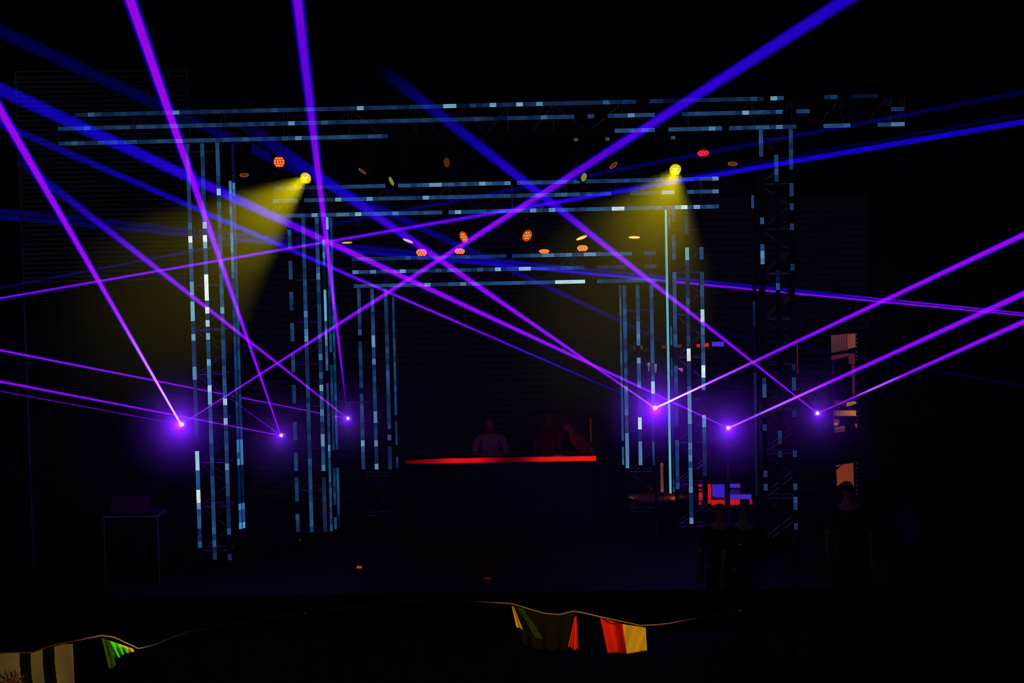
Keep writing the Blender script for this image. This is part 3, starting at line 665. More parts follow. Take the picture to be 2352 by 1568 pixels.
# ------------------------------------------------------------------ people
def skin_mesh(name, verts, edges, m, parent=None, sub=2, base=Vector((0, 0, 0))):
    me = bpy.data.meshes.new(name+'_cage'); me.from_pydata([v[0] for v in verts], edges, [])
    tmp = bpy.data.objects.new('tmp', me); COL.objects.link(tmp)
    md = tmp.modifiers.new('s', 'SKIN'); ss = tmp.modifiers.new('ss', 'SUBSURF'); ss.levels = sub; ss.render_levels = sub
    for i, v in enumerate(verts):
        sv = me.skin_vertices[0].data[i]; sv.radius = (v[1], v[2] if len(v) > 2 else v[1]); sv.use_root = (i == 0)
    dg = bpy.context.evaluated_depsgraph_get(); dg.update()
    new = bpy.data.meshes.new_from_object(tmp.evaluated_get(dg))
    bpy.data.objects.remove(tmp); bpy.data.meshes.remove(me)
    new.name = name
    for p in new.polygons: p.use_smooth = True
    new.materials.clear()
    o = bpy.data.objects.new(name, new); COL.objects.link(o); new.materials.append(m)
    if parent is not None: o.parent = parent
    return o

def person(label, loc, facing=0.0, bend=0.0, shirt='shirt_dark', hair='hair', arms='down', height=1.76, cap=False, head_turn=0.0):
    """built facing -Y, rotated by facing"""
    k = height/1.76
    V = []; E = []
    def add(p, r, r2=None, to=None):
        V.append((Vector(p)*k, r*k, (r2 if r2 else r)*k)); i = len(V)-1
        if to is not None: E.append((to, i))
        return i
    cb, sb = math.cos(bend), math.sin(bend)
    def up(x, y, z):          # upper body point, bent forward about the pelvis
        zz = z-0.95; return (x, y*cb - zz*sb, 0.95 + zz*cb + y*sb)
    pel = add((0, 0, 0.95), 0.15, 0.11); wa = add(up(0, 0, 1.08), 0.135, 0.10, pel); ch = add(up(0, 0, 1.28), 0.16, 0.115, wa)
    sh = add(up(0, 0, 1.42), 0.12, 0.09, ch); ne = add(up(0, 0, 1.51), 0.052, 0.055, sh)
    hx = math.sin(head_turn)*0.02
    j = add(up(hx*0.3, -0.01, 1.575), 0.06, 0.07, ne); h1 = add(up(hx, -0.015, 1.64), 0.072, 0.088, j); h2 = add(up(hx, -0.005, 1.70), 0.068, 0.085, h1); add(up(hx, 0, 1.735), 0.04, 0.05, h2)
    nose = add(up(hx*4, -0.10, 1.645), 0.012, 0.016, h1)
    hands = []
    for s in (-1, 1):
        a = add(up(s*0.19, 0, 1.42), 0.052, 0.052, sh)
        if arms == 'desk': e = up(s*0.27, -0.06, 1.16); wv = (s*0.17, -0.30, 1.13)
        elif arms == 'up': e = up(s*0.27, -0.12, 1.36); wv = up(s*0.2, -0.14, 1.62)
        else: e = up(s*0.25, 0.02, 1.13); wv = up(s*0.26, -0.06, 0.88)
        b = add(e, 0.038, 0.038, a); c = add(wv, 0.024, 0.028, b)
        dirv = (Vector(wv)-Vector(e)).normalized()
        hp = Vector(wv)+dirv*0.06; pm = add(hp, 0.018, 0.038, c)
        sx = Vector((1, 0, 0)) if abs(dirv.x) < 0.7 else Vector((0, 1, 0))
        for q, (o_, ln) in enumerate(((-0.03, 0.062), (-0.01, 0.072), (0.01, 0.068), (0.03, 0.055))):
            m1 = add(hp+dirv*0.045+sx*o_, 0.0095, 0.0095, pm); m2 = add(hp+dirv*(0.045+ln*0.6)+sx*o_*1.1+Vector((0, 0, -0.012)), 0.0085, 0.0085, m1)
            add(hp+dirv*(0.045+ln)+sx*o_*1.1+Vector((0, 0, -0.03)), 0.007, 0.007, m2)
        t1 = add(Vector(wv)+dirv*0.03-sx*s*0.04, 0.0105, 0.0105, c); add(Vector(wv)+dirv*0.07-sx*s*0.058, 0.008, 0.008, t1)
    for s in (-1, 1):
        a = add((s*0.095, 0, 0.86), 0.09, 0.09, pel); b = add((s*0.11, -0.01, 0.50), 0.058, 0.06, a); c = add((s*0.12, 0.01, 0.10), 0.04, 0.042, b)
        add((s*0.125, -0.11, 0.045), 0.038, 0.03, c)
    body = skin_mesh('person', V, E, M['skin'])
    # clothes follow the same bones
    def cloth(name, pts, ed, m): return skin_mesh(name, [(Vector(p)*k, r*k, r2*k) for p, r, r2 in pts], ed, m, body)
    arms_pts = []
    P = [(up(0, 0, 0.86), 0.2, 0.16), (up(0, 0, 1.08), 0.165, 0.13), (up(0, 0, 1.28), 0.18, 0.132), (up(0, 0, 1.42), 0.14, 0.105), (up(0, 0, 1.475), 0.075, 0.075)]
    ed = [(0, 1), (1, 2), (2, 3), (3, 4)]
    for s in (-1, 1):
        if arms == 'desk': e = up(s*0.265, -0.055, 1.18)
        elif arms == 'up': e = up(s*0.26, -0.11, 1.36)
        else: e = up(s*0.245, 0.015, 1.16)
        P.append((up(s*0.19, 0, 1.42), 0.066, 0.066)); ed.append((3, len(P)-1)); P.append((e, 0.055, 0.055)); ed.append((len(P)-2, len(P)-1))
    cloth('shirt', P, ed, M[shirt])
    P = [((0, 0, 1.0), 0.19, 0.15), ((0, 0, 0.86), 0.185, 0.15)]; ed = [(0, 1)]
    for s in (-1, 1):
        i = len(P); P += [((s*0.095, 0, 0.78), 0.11, 0.11), ((s*0.11, -0.01, 0.50), 0.07, 0.072), ((s*0.12, 0.01, 0.09), 0.052, 0.055)]; ed += [(1, i), (i, i+1), (i+1, i+2)]
    cloth('trousers', P, ed, M['jeans'])
    P = [(up(hx, 0.028, 1.645), 0.075, 0.078), (up(hx, 0.012, 1.70), 0.078, 0.094), (up(hx, 0.005, 1.75), 0.055, 0.065)]
    cloth('hair', P, [(0, 1), (1, 2)], M[hair])
    for s in (-1, 1):
        for nm, p, r, m in (('ear', up(hx+s*0.073, 0.0, 1.645), 0.016, M['skin']), ('eye', up(hx*3+s*0.028, -0.086, 1.66), 0.009, M['rubber'])):
            bm = bmesh.new(); bmesh.ops.create_icosphere(bm, subdivisions=2, radius=r*k, matrix=Matrix.Translation(Vector(p)*k) @ Matrix.Diagonal((0.6 if nm == 'ear' else 1, 1, 1.4 if nm == 'ear' else 0.7, 1)))
            me = bpy.data.meshes.new(nm); bm.to_mesh(me); bm.free(); me.materials.append(m); q = bpy.data.objects.new(nm, me); COL.objects.link(q); q.parent = body
    bm = bmesh.new(); bmesh.ops.create_icosphere(bm, subdivisions=2, radius=0.022*k, matrix=Matrix.Translation(Vector(up(hx*3, -0.082, 1.603))*k) @ Matrix.Diagonal((1, 0.4, 0.3, 1)))
    me = bpy.data.meshes.new('mouth'); bm.to_mesh(me); bm.free(); me.materials.append(M['sun']); q = bpy.data.objects.new('mouth', me); COL.objects.link(q); q.parent = body
    if cap:
        bm = bmesh.new(); c = Vector(up(hx, 0.0, 1.70))*k; nn = (Vector(up(0, 0, 2))-Vector(up(0, 0, 1))).normalized()
        lathe(bm, c, nn, [(0, 0.098*k), (0.04*k, 0.092*k), (0.075*k, 0.06*k), (0.085*k, 0.01*k)], 16)
        fwd = (Vector(up(0, -1, 1))-Vector(up(0, 0, 1))).normalized()
        s_ = Vector((1, 0, 0)); r0 = c
        vs = [bm.verts.new(r0 + s_*x*k + fwd*y*k + nn*z*k) for x, y, z in ((-0.075, 0.05, 0.0), (0.075, 0.05, 0.0), (0.055, 0.17, -0.01), (-0.055, 0.17, -0.01), (-0.075, 0.05, 0.012), (0.075, 0.05, 0.012), (0.055, 0.17, 0.0), (-0.055, 0.17, 0.0))]
        for f in ((0, 1, 2, 3), (7, 6, 5, 4), (0, 4, 5, 1), (1, 5, 6, 2), (2, 6, 7, 3), (3, 7, 4, 0)): bm.faces.new([vs[i] for i in f])
        me = bpy.data.meshes.new('cap'); bm.to_mesh(me); bm.free(); me.materials.append(M['shirt_red_lit']); q = bpy.data.objects.new('cap', me); COL.objects.link(q); q.parent = body
    body.location = loc; body.rotation_euler = (0, 0, facing)
    tag(body, label, 'person')
    return body

q = W(1126, 1040, 31.35)
person('person in a pale t-shirt behind the booth, head lowered', (q.x, 31.35, DZ), 0.1, 0.32, 'shirt', 'hair_light', 'desk', 1.67, head_turn=-0.6)
q = W(1258, 1000, 32.3)
person('person in a shirt coloured as red-lit standing before the olive panel behind the booth', (q.x, 32.3, DZ), 2.6, 0.1, 'shirt_red_lit', 'hair', 'down', 1.66)
q = W(1345, 1030, 31.6)
person('person in a red cap bending forward at the right end of the booth', (q.x+0.12, 31.5, DZ), -1.25, 0.62, 'shirt_red_lit', 'hair', 'down', 1.74, cap=True)
for lb, x, y, Y, h, f in (('person seen from behind, dark head before the blue bar light', 1652, 1153, 24.3, 1.74, 3.1),
                          ('person seen from behind, dark head at the right corner of the bar', 1708, 1150, 24.0, 1.8, 3.3),
                          ('person whose dark head covers the foot of the video column', 1948, 1106, 25.0, 1.86, 2.9)):
    q = W(x, y, Y); person(lb, (q.x, Y, 0), f, 0.0, 'shirt_dark', 'hair', 'down', q.z*1.0)

# ------------------------------------------------------------------ dj booth
a = W(930, 1058, 30.6); b = W(1369, 1054, 30.6)
zt = (a.z+b.z)/2
t = thing('dj_booth', 'black dj booth with a glowing red light bar along its top edge', 'dj booth', ((a.x+b.x)/2, 30.9, DZ))
bm = bmesh.new(); box(bm, (a.x+0.03, 30.66, DZ), (b.x-0.03, 30.72, zt-0.045), 0.005)
for k in range(1, 5):
    X = a.x + (b.x-a.x)*k/5; box(bm, (X-0.008, 30.65, DZ+0.03), (X+0.008, 30.665, zt-0.06))
obj('front_panel', bm, M['black'], t)
for X in (a.x+0.03, b.x-0.07): box_obj('side_panel', (X, 30.72, DZ), (X+0.04, 31.2, zt-0.045), M['black'], t, 0.004)
box_obj('table_top', (a.x, 30.62, zt-0.044), (b.x, 31.22, zt-0.01), M['rubber'], t, 0.005)
bm = bmesh.new(); cl = bm.loops.layers.float_color.new('glow')
keys = [(932, .03), (945, .10), (965, .22), (1000, .38), (1040, .85), (1100, .85), (1120, .5), (1140, .25), (1160, .09), (1185, .09), (1205, .2), (1222, .45), (1240, .85), (1300, 1), (1369, 1)]
def kv(x):
    for (p, u), (r, v) in zip(keys, keys[1:]):
        if x <= r: return u+(v-u)*max(0, x-p)/(r-p)
    return 1
N = 90
for k in range(N):
    X0 = a.x+(b.x-a.x)*k/N; X1 = a.x+(b.x-a.x)*(k+1)/N
    z0, zz1 = zt-0.036, zt+0.034
    if k < 20: zz1 -= (20-k)*0.0011
    vs = [bm.verts.new(p) for p in ((X0, 30.60, z0), (X1, 30.60, z0), (X1, 30.60, zz1), (X0, 30.60, zz1), (X0, 30.62, z0), (X1, 30.62, z0), (X1, 30.62, zz1), (X0, 30.62, zz1))]
    for f in ((0, 1, 2, 3), (5, 4, 7, 6), (3, 2, 6, 7), (1, 0, 4, 5)):
        fc = bm.faces.new([vs[i] for i in f])
        for l in fc.loops:
            x = 932+(1369-932)*((l.vert.co.x-a.x)/(b.x-a.x)); v = kv(x); l[cl] = (0.86*v, 0.008*v*v, 0.002*v, 1)
tag(obj('light_bar', bm, M['screen'], t), 'glowing red light bar')
lamp('bar_glow', 'POINT', (b.x-0.6, 31.3, zt+0.12), 0.25, (1, 0.08, 0.02), t, 0.1)

# olive panel behind the booth
a = W(1213, 953, 33.2); b = W(1386, 953, 33.2)
t = thing('backdrop_panel', 'dim olive panel standing behind the right half of the booth', 'panel', ((a.x+b.x)/2, 33.2, DZ))
box_obj('board', (a.x, 33.2, DZ), (b.x, 33.24, a.z), M['panel'], t, 0.004)
bm = bmesh.new()
for X0, X1 in ((a.x-0.02, a.x), (b.x, b.x+0.02)): box(bm, (X0, 33.19, DZ), (X1, 33.25, a.z))
box(bm, (a.x-0.02, 33.19, a.z), (b.x+0.02, 33.25, a.z+0.02))
obj('panel_frame', bm, M['black'], t)
q = W(1248, 980, 33.18); box_obj('marking', (q.x-0.035, 33.185, q.z-0.008), (q.x+0.035, 33.199, q.z+0.008), emis('green_mark', (0.1, 0.5, 0.02), 0.03), t)
lamp('panel_lamp', 'POINT', (a.x+0.35, 32.7, a.z+0.1), 0.3, (1, 0.5, 0.1), t, 0.1)
# lit stick
q0 = W(1355, 962, 31.9); q1 = W(1357, 992, 31.9)
o = tubes_obj('light_stick', [((q0.x, 31.9, DZ), (q1.x, 31.9, q1.z), 0.012), ((q1.x, 31.9, q1.z-0.0), (q1.x, 31.9, q0.z), 0.012)], emis('orange_stick', (1, 0.3, 0.05), 0.03))
tag(o, 'thin dim orange upright rod above the right end of the booth', 'rod')

# ------------------------------------------------------------------ signal boxes in the back
rail = thing('light_rail', 'dark horizontal rail carrying small coloured light boxes right of the booth', 'rail', (W(1545, 800, 32.6).x, 32.6, DZ))
a = W(1450, 800, 32.6); b = W(1668, 795, 32.6)
tubes_obj('bar', [((a.x, 32.6, a.z-0.06), (b.x, 32.6, b.z-0.09), 0.012), ((a.x, 32.6, DZ), (a.x, 32.6, a.z-0.05), 0.02), ((b.x, 32.6, DZ), (b.x, 32.6, b.z-0.08), 0.02)], M['black'], rail)
for x0, x1, y0, y1, col, s, nm in ((1455, 1459, 795, 804, (1, .65, 0), .05, 'narrow yellow'), (1469, 1476, 794, 803, (1, .65, 0), .07, 'small yellow'), (1520, 1530, 792, 800, (1, .2, 0), .07, 'brown orange'), (1553, 1566, 791, 798, (1, .2, 0), .08, 'long dim orange'),
                               (1600, 1609, 790, 797, (1, .01, 0), .8, 'bright red'), (1619, 1628, 788, 796, (1, .01, 0), .9, 'second bright red'), (1635, 1663, 785, 795, (.1, .03, .9), .75, 'long bright blue')):
    p = W(x0, y0, 32.5); q = W(x1, y1, 32.5); zb = a.z+(b.z-a.z)*(p.x-a.x)/(b.x-a.x)-0.05
    o = thing('light_box', nm + ' light box on the rail behind the right uprights', 'light', ((p.x+q.x)/2, 32.5, min(q.z, zb)), 'small light boxes in a row')
    box_obj('glow_face', (p.x, 32.5, q.z), (q.x, 32.505, p.z), emis('box_'+nm.split()[-1], col, s), o)
    box_obj('casing', (p.x-0.01, 32.506, min(q.z-0.01, zb-0.01)), (q.x+0.01, 32.63, p.z+0.01), M['black'], o)
# small white uplights and purple pennant
for x, y, nm in ((1490, 843, 'left'), (1506, 846, 'right')):
    p = W(x, y, 31.0)
    o = thing('cone_light', 'small pale violet uplight with its beam as a glowing cone, the %s one of the pair among the right uprights' % nm, 'lamp', (p.x, 31.0, DZ), 'pair of pale violet uplights with glowing beam cones')
    lathe_obj('cone_beam', (p.x, 31.0, p.z-0.07), (0, 0, 1), [(0, 0.006), (0.05, 0.012), (0.12, 0.022), (0.14, 0.018)], emis('violet_white', (0.5, 0.4, 1.0), 0.30), o, 12)  # glowing cone stands in for the uplight's beam
    tubes_obj('pole', [((p.x, 31.0, DZ), (p.x, 31.0, p.z-0.07), 0.01)], M['black'], o)
p = [W(1555, 845, 30.5), W(1568, 845, 30.5), W(1568, 855, 30.5)]
bm = bmesh.new(); A = [bm.verts.new(v) for v in p]; Bv = [bm.verts.new(v+Vector((0, 0.01, 0))) for v in p]
bm.faces.new(A); bm.faces.new(Bv[::-1])
for k in range(3): bm.faces.new((A[k], Bv[k], Bv[(k+1) % 3], A[(k+1) % 3]))
o = thing('glowing_pennant', 'small magenta triangular pennant with added glow on a pole between the right uprights', 'lamp', (p[1].x, 30.5, DZ))
obj('glow_face', bm, emis('magenta', (0.5, 0.1, 0.6), 0.7), o); tubes_obj('pole', [((p[1].x+0.01, 30.52, DZ), (p[1].x+0.01, 30.52, p[0].z+0.02), 0.012)], M['black'], o)  # glow put into the pennant's colour; it is no lamp

# ------------------------------------------------------------------ round table with orange light
c = W(1513, 1141, 29.4); c = Vector((c.x, 29.4, c.z))
t = thing('round_table', 'round table with orange-lit top beside the right uprights', 'table', (c.x, 29.48, DZ))
lathe_obj('table_top', (c.x, 29.48, c.z-0.035), (0, 0, 1), [(0, 0.43), (0.01, 0.445), (0.03, 0.445), (0.035, 0.435)], mat('wood_top', (0.3, 0.14, 0.05), 0.5, bump=0.1), t, 48)
lathe_obj('pedestal', (c.x, 29.48, DZ), (0, 0, 1), [(0, 0.28), (0.02, 0.28), (0.05, 0.05), (c.z-0.035-DZ-0.001, 0.05)], M['black'], t, 20)
p0 = W(1521, 1131, 29.48); p1 = W(1521, 1068, 29.48)
o = thing('table_lamp', 'slim pale column lamp standing on the round table', 'lamp', (p0.x, 29.48, c.z))
lathe_obj('base', (p0.x, 29.48, c.z), (0, 0, 1), [(0, 0.05), (0.015, 0.05), (0.02, 0.02), (0.06, 0.02)], M['rubber'], o, 16)
lathe_obj('lamp_shade', (p0.x, 29.48, c.z+0.06), (0, 0, 1), [(0, 0.02), (0.12, 0.022), (0.26, 0.017), (0.42, 0.02), (0.43, 0.01)], slow_noise_emission('pale_column', (0.6, 0.25, 0.12), (0.02, 0.005, 0.01), 0.35, 14), o, 16)
lamp('table_glow', 'POINT', (p0.x+0.16, 29.38, c.z+0.07), 0.22, (1, 0.27, 0.02), o, 0.03)
lamp('table_glow', 'POINT', (c.x-0.40, 29.44, c.z+0.05), 0.06, (1, 0.27, 0.02), o, 0.02)

# ------------------------------------------------------------------ backlit bar
Yb = 29.8
def rect(bm, cl, x0, y0, x1, y1, col, Y, th=0.02, jit=0.0):
    p = [W(x0, y0, Y), W(x1, y0, Y), W(x1, y1, Y), W(x0, y1, Y)]
    vs = [bm.verts.new(v) for v in p]; ws = [bm.verts.new(v+Vector((0, th, 0))) for v in p]
    fs = [bm.faces.new(vs[::-1]), bm.faces.new(ws)]+[bm.faces.new((vs[k], vs[(k+1) % 4], ws[(k+1) % 4], ws[k])) for k in range(4)]
    for f in fs:
        for l in f.loops: l[cl] = (*col, 1)
a = W(1600, 1105, Yb); b = W(1730, 1170, Yb)
t = thing('bar_counter', 'small backlit bar with blue and red glowing panels, dark heads before it', 'bar', ((a.x+b.x)/2, Yb+0.1, DZ))
BL = (0.045, 0.012, 0.55); BL2 = (0.06, 0.02, 0.42); RD = (0.55, 0.008, 0.004)
for nm, lst in (('blue_panel', [(1641, 1112, 1664, 1142, BL), (1636, 1112, 1641, 1140, BL2), (1671, 1111, 1700, 1120, BL2), (1671, 1124, 1700, 1134, (0.02, 0.004, 0.12)), (1671, 1135, 1726, 1146, BL2), (1664, 1140, 1671, 1146, BL2)]),
                ('red_panel', [(1626, 1112, 1633, 1156, RD), (1634, 1148, 1664, 1160, RD), (1671, 1147, 1699, 1159, RD), (1604, 1113, 1615, 1117, RD), (1604, 1123, 1615, 1126, (0.4, 0.01, 0.005)), (1605, 1131, 1615, 1149, RD), (1605, 1152, 1612, 1159, (0.3, 0.006, 0.004)), (1722, 1147, 1728, 1158, (0.3, 0.006, 0.02))])):
    for x0, y0, x1, y1, col in lst:
        bm = bmesh.new(); cl = bm.loops.layers.float_color.new('glow'); rect(bm, cl, x0, y0, x1, y1, col, Yb-0.02, 0.015)
        obj(nm, bm, M['screen'], t)
box_obj('cabinet', (a.x, Yb, DZ), (b.x, Yb+0.4, a.z), M['black'], t, 0.01)
box_obj('upright', (W(1664, 1100, Yb).x, Yb-0.06, DZ), (W(1671, 1100, Yb).x, Yb-0.022, a.z+0.03), M['black'], t)

# ------------------------------------------------------------------ video column
Yv = 28.6
t0 = W(1906, 760, Yv); t1 = W(1972, 760, Yv)
t = thing('video_column', 'narrow video column with salmon and orange picture fragments at the right', 'led screen', ((t0.x+t1.x)/2, Yv+0.1, DZ))
box_obj('casing', (t0.x, Yv, DZ), (t1.x, Yv+0.12, t0.z), M['black'], t, 0.005)
S1 = (0.11, 0.03, 0.035); S2 = (0.15, 0.045, 0.03); S3 = (0.05, 0.008, 0.045); S4 = (0.5, 0.16, 0.03); S5 = (0.18, 0.03, 0.012); S6 = (.32, .12, .08); dk = (0.004, 0.0, 0.02); pu = (.07, .008, .035)
bm = bmesh.new(); cl = bm.loops.layers.float_color.new('glow')
def poly(pts, col, Y=Yv-0.012):
    vs = [bm.verts.new(W(x, y, Y)) for x, y in pts]; ws = [bm.verts.new(v.co+Vector((0, 0.010, 0))) for v in vs]; n = len(vs)
    for f in [bm.faces.new(vs[::-1]), bm.faces.new(ws)]+[bm.faces.new((vs[k], vs[(k+1) % n], ws[(k+1) % n], ws[k])) for k in range(n)]:
        for l in f.loops: l[cl] = (*col, 1)
for k in range(10): poly([(1909+4*k, 769.5-.3*k), (1912+4*k, 769.3-.3*k), (1912.5+4*k, 810-.8*k), (1910.5+4*k, 810.4-.8*k)], S1)
poly([(1948, 767), (1965, 766), (1965, 797), (1948, 801)], S2)
poly([(1910, 816), (1948, 811), (1948, 818), (1910, 827)], pu); poly([(1948, 811), (1964, 812), (1964, 836), (1950, 836)], pu)
poly([(1956, 838), (1964, 838), (1964, 905), (1958, 905)], S3); poly([(1912, 828), (1916, 828), (1917, 918), (1914, 918)], (0.015, 0, 0.03))
poly([(1945, 924), (1964, 921), (1967, 926), (1952, 932), (1944, 933)], S6); poly([(1915, 918), (1944, 920), (1944, 934), (1916, 926)], (.05, .006, .03))
for k in range(6): poly([(1915+7.5*k, 942.5), (1922.5+7.5*k, 942.5), (1922.5+7.5*k, 954.5), (1915+7.5*k, 954.5)], tuple(x+(y-x)*k/5 for x, y in zip(S1, S4)))
poly([(1960, 942.5), (1966, 943), (1966, 955), (1960, 954.5)], S4)
poly([(1915, 962), (1926, 963), (1929, 970), (1924, 978), (1916, 978)], (.12, .02, .03)); poly([(1916, 970), (1924, 970), (1924, 976), (1916, 977)], S6, Yv-0.024)
poly([(1916, 982), (1940, 977), (1941, 983), (1917, 988)], (.13, .03, .04)); poly([(1917, 989), (1941, 984), (1941, 990), (1918, 994)], (.09, .015, .03))
poly([(1964, 972), (1969, 974), (1969, 981), (1965, 980)], (.2, .04, .02))
poly([(1920, 1068), (1936, 1066), (1936, 1069), (1921, 1073)], (.09, .012, .02))
poly([(1921, 1079), (1938, 1066), (1960, 1063), (1961, 1107), (1940, 1104), (1923, 1116)], S5)
poly([(1954, 1108), (1961, 1108), (1962, 1118), (1960, 1118)], S5)
obj('screen_image', bm, M['screen'], t)
bm = bmesh.new(); cl = bm.loops.layers.float_color.new('glow')
for y in (768, 778, 787, 796, 808, 817, 826, 925, 945, 955, 963, 973, 983, 1064, 1074, 1084, 1094, 1104, 1115, 1125, 1134):
    v = 0.10 if y < 960 else 0.03
    poly([(1966, y-1), (1969.5, y-.6), (1969.5, y+.6), (1966, y+1)], (v, v*.35, .06) if y < 1120 else (0.02, 0.01, 0.2), Yv-0.03)
tag(obj('edge_lights', bm, M['screen'], t), 'row of small lights down the right edge')
# red pole
p0 = W(1831, 785, 28.0); p1 = W(1832, 858, 28.0)
o = thing('thin_pole', 'thin dark red pole left of the video column', 'pole', (p0.x, 28.0, DZ))
tubes_obj('lit_section', [((p0.x, 28, p1.z), (p0.x, 28, p0.z), 0.009)], emis('dim_crimson', (0.8, 0.03, 0.12), 0.09), o)
tubes_obj('shaft', [((p0.x, 28, DZ), (p0.x, 28, p1.z), 0.009)], M['black'], o)

# ------------------------------------------------------------------ small marker lamps on the deck
for x, y, w_, h_, col, s, nm in ((688, 1240, 4, 4, (1, .06, .02), .5, 'tiny red marker lamp at the foot of the dashed left upright'), (825, 1302, 12, 5, (1, .18, .04), .35, 'small orange marker lamp on the dark deck left of centre'), (1120, 1327, 16, 3, (1, .03, .02), .1, 'flat faint red marker lamp on the dark deck below the booth')):
    d = FW + RT*((x-1176)/F) + UP*((784-y)/F); k = (DZ+0.02-CAM_Z)/d.z; p = C0+d*k
    wv = w_*p.y/F/2; hv = h_*p.y/F/2
    o = thing('marker_lamp', nm, 'lamp', (p.x, p.y, DZ), 'little marker lamps on the stage deck')
    box_obj('casing', (p.x-wv-0.01, p.y+0.006, DZ), (p.x+wv+0.01, p.y+0.06, DZ+2*hv+0.015), M['rubber'], o, 0.003)
    box_obj('lens', (p.x-wv, p.y, DZ+0.004), (p.x+wv, p.y+0.005, DZ+0.004+2*hv), emis('marker', col, s), o)

# flight case at lower left
a = W(238, 1186, 26.4); b = W(362, 1184, 26.4); zt = a.z
t = thing('flight_case', 'dark flight case with a faint shining metal edge at the lower left', 'case', ((a.x+b.x)/2, 26.6, DZ))
box_obj('body', (a.x, 26.4, DZ), (b.x, 26.95, zt-0.012), M['black'], t)
bm = bmesh.new(); box(bm, (a.x-0.004, 26.394, zt-0.014), (b.x+0.004, 26.41, zt)); box(bm, (a.x-0.004, 26.94, zt-0.014), (b.x+0.004, 26.954, zt))
for X in (a.x-0.004, b.x-0.008): box(bm, (X, 26.41, zt-0.014), (X+0.012, 26.94, zt)); box(bm, (X, 26.394, DZ), (X+0.012, 26.406, zt-0.014))
obj('metal_edging', bm, M['alu'], t)
z2_ = W(300, 1143, 26.7).z
bm = bmesh.new(); xa, xb = W(262, 1143, 26.8).x, W(342, 1143, 26.8).x
box(bm, (xa, 26.6, zt), (xb, 26.9, z2_))
o = obj('equipment_box', bm, mat('brownish_case', (0.15, 0.07, 0.05), 0.5, bump=0.1)); tag(o, 'low dim brown box lying on the dark flight case', 'box')

# ------------------------------------------------------------------ flags on a rope near the camera
YF = 13.0
def poly_at(pts, s):
    L = [0]
    for p, q in zip(pts, pts[1:]): L.append(L[-1]+math.hypot(q[0]-p[0], q[1]-p[1]))
    d = s*L[-1]
    for i in range(len(pts)-1):
        if d <= L[i+1] or i == len(pts)-2:
            f = (d-L[i])/(L[i+1]-L[i]); return pts[i][0]+(pts[i+1][0]-pts[i][0])*f, pts[i][1]+(pts[i+1][1]-pts[i][1])*f
def cloth(top, bot, nx, ny, wave, mf, mats, parent, name='cloth'):
    bm = bmesh.new(); g_ = []
    for i in range(nx+1):
        s = i/nx; a, b = poly_at(top, s), poly_at(bot, s); col = []
        for j in range(ny+1):
            f = j/ny; x = a[0]+(b[0]-a[0])*f; y = a[1]+(b[1]-a[1])*f
            col.append(bm.verts.new(W(x, y, YF+wave(s, f))))
        g_.append(col)
    for i in range(nx):
        for j in range(ny):
            f = bm.faces.new((g_[i][j], g_[i][j+1], g_[i+1][j+1], g_[i+1][j])); f.material_index = mf((i+.5)/nx, (j+.5)/ny); f.smooth = True
    o = obj(name, bm, mats, parent); md = o.modifiers.new('thick', 'SOLIDIFY'); md.thickness = 0.002; md.offset = 1
    return o
def flag(label, x, y): return thing('flag', label, 'flag', W(x, y, YF), 'flags hanging on the rope')
# striped flag with a sun
t = flag('cream flag with dark stripes and a brown sun at the lower left corner', 80, 1500)
def mf(s, f):
    e = [(0.0, 0), (.545, 1), (.637, 0), (.74, 1), (.84, 0)] if True else 0
    sh = 0.055*f*f
    r = 0
    for a_, v in e:
        if s >= a_ + sh*(1 if a_ > 0 else 0): r = v
    return r
cloth([(-105, 1501), (74, 1499), (97, 1492), (120, 1486), (143, 1479), (167, 1478)], [(-105, 1640), (90, 1640), (118, 1640), (142, 1640), (160, 1640), (174, 1640)], 240, 30, lambda s, f: 0.03*math.sin(s*22)*f + 0.02*math.sin(s*9+f*3), mf, [M['cream'], M['navy']], t)
bm = bmesh.new(); c0 = (30, 1571)
def shp(pts, Y=YF-0.085):
    vs = [bm.verts.new(W(x, y, Y)) for x, y in pts]; ws = [bm.verts.new(v.co+Vector((0, .003, 0))) for v in vs]; n = len(vs)
    bm.faces.new(vs[::-1]); bm.faces.new(ws)
    for k in range(n): bm.faces.new((vs[k], vs[(k+1) % n], ws[(k+1) % n], ws[k]))
shp([(c0[0]+11*math.cos(k*math.pi/8), c0[1]+11*math.sin(k*math.pi/8)) for k in range(16)])
for k in range(16):
    a_ = k*math.pi/8+0.12; r1 = 40 if k % 2 else 34; w0 = 0.16
    if k % 2: shp([(c0[0]+12*math.cos(a_-w0), c0[1]+12*math.sin(a_-w0)), (c0[0]+r1*math.cos(a_), c0[1]+r1*math.sin(a_)), (c0[0]+12*math.cos(a_+w0), c0[1]+12*math.sin(a_+w0))])
    else: shp([(c0[0]+(12+6*j)*math.cos(a_+(-.1 if j % 2 else .06)), c0[1]+(12+6*j)*math.sin(a_+(-.1 if j % 2 else .06))) for j in range(5)] + [(c0[0]+(12+6*j)*math.cos(a_+(.04 if j % 2 else .2)), c0[1]+(12+6*j)*math.sin(a_+(.04 if j % 2 else .2))) for j in (3, 2, 1, 0)])
tag(obj('sun_emblem', bm, M['sun'], t), 'brown sun with straight and wavy rays')
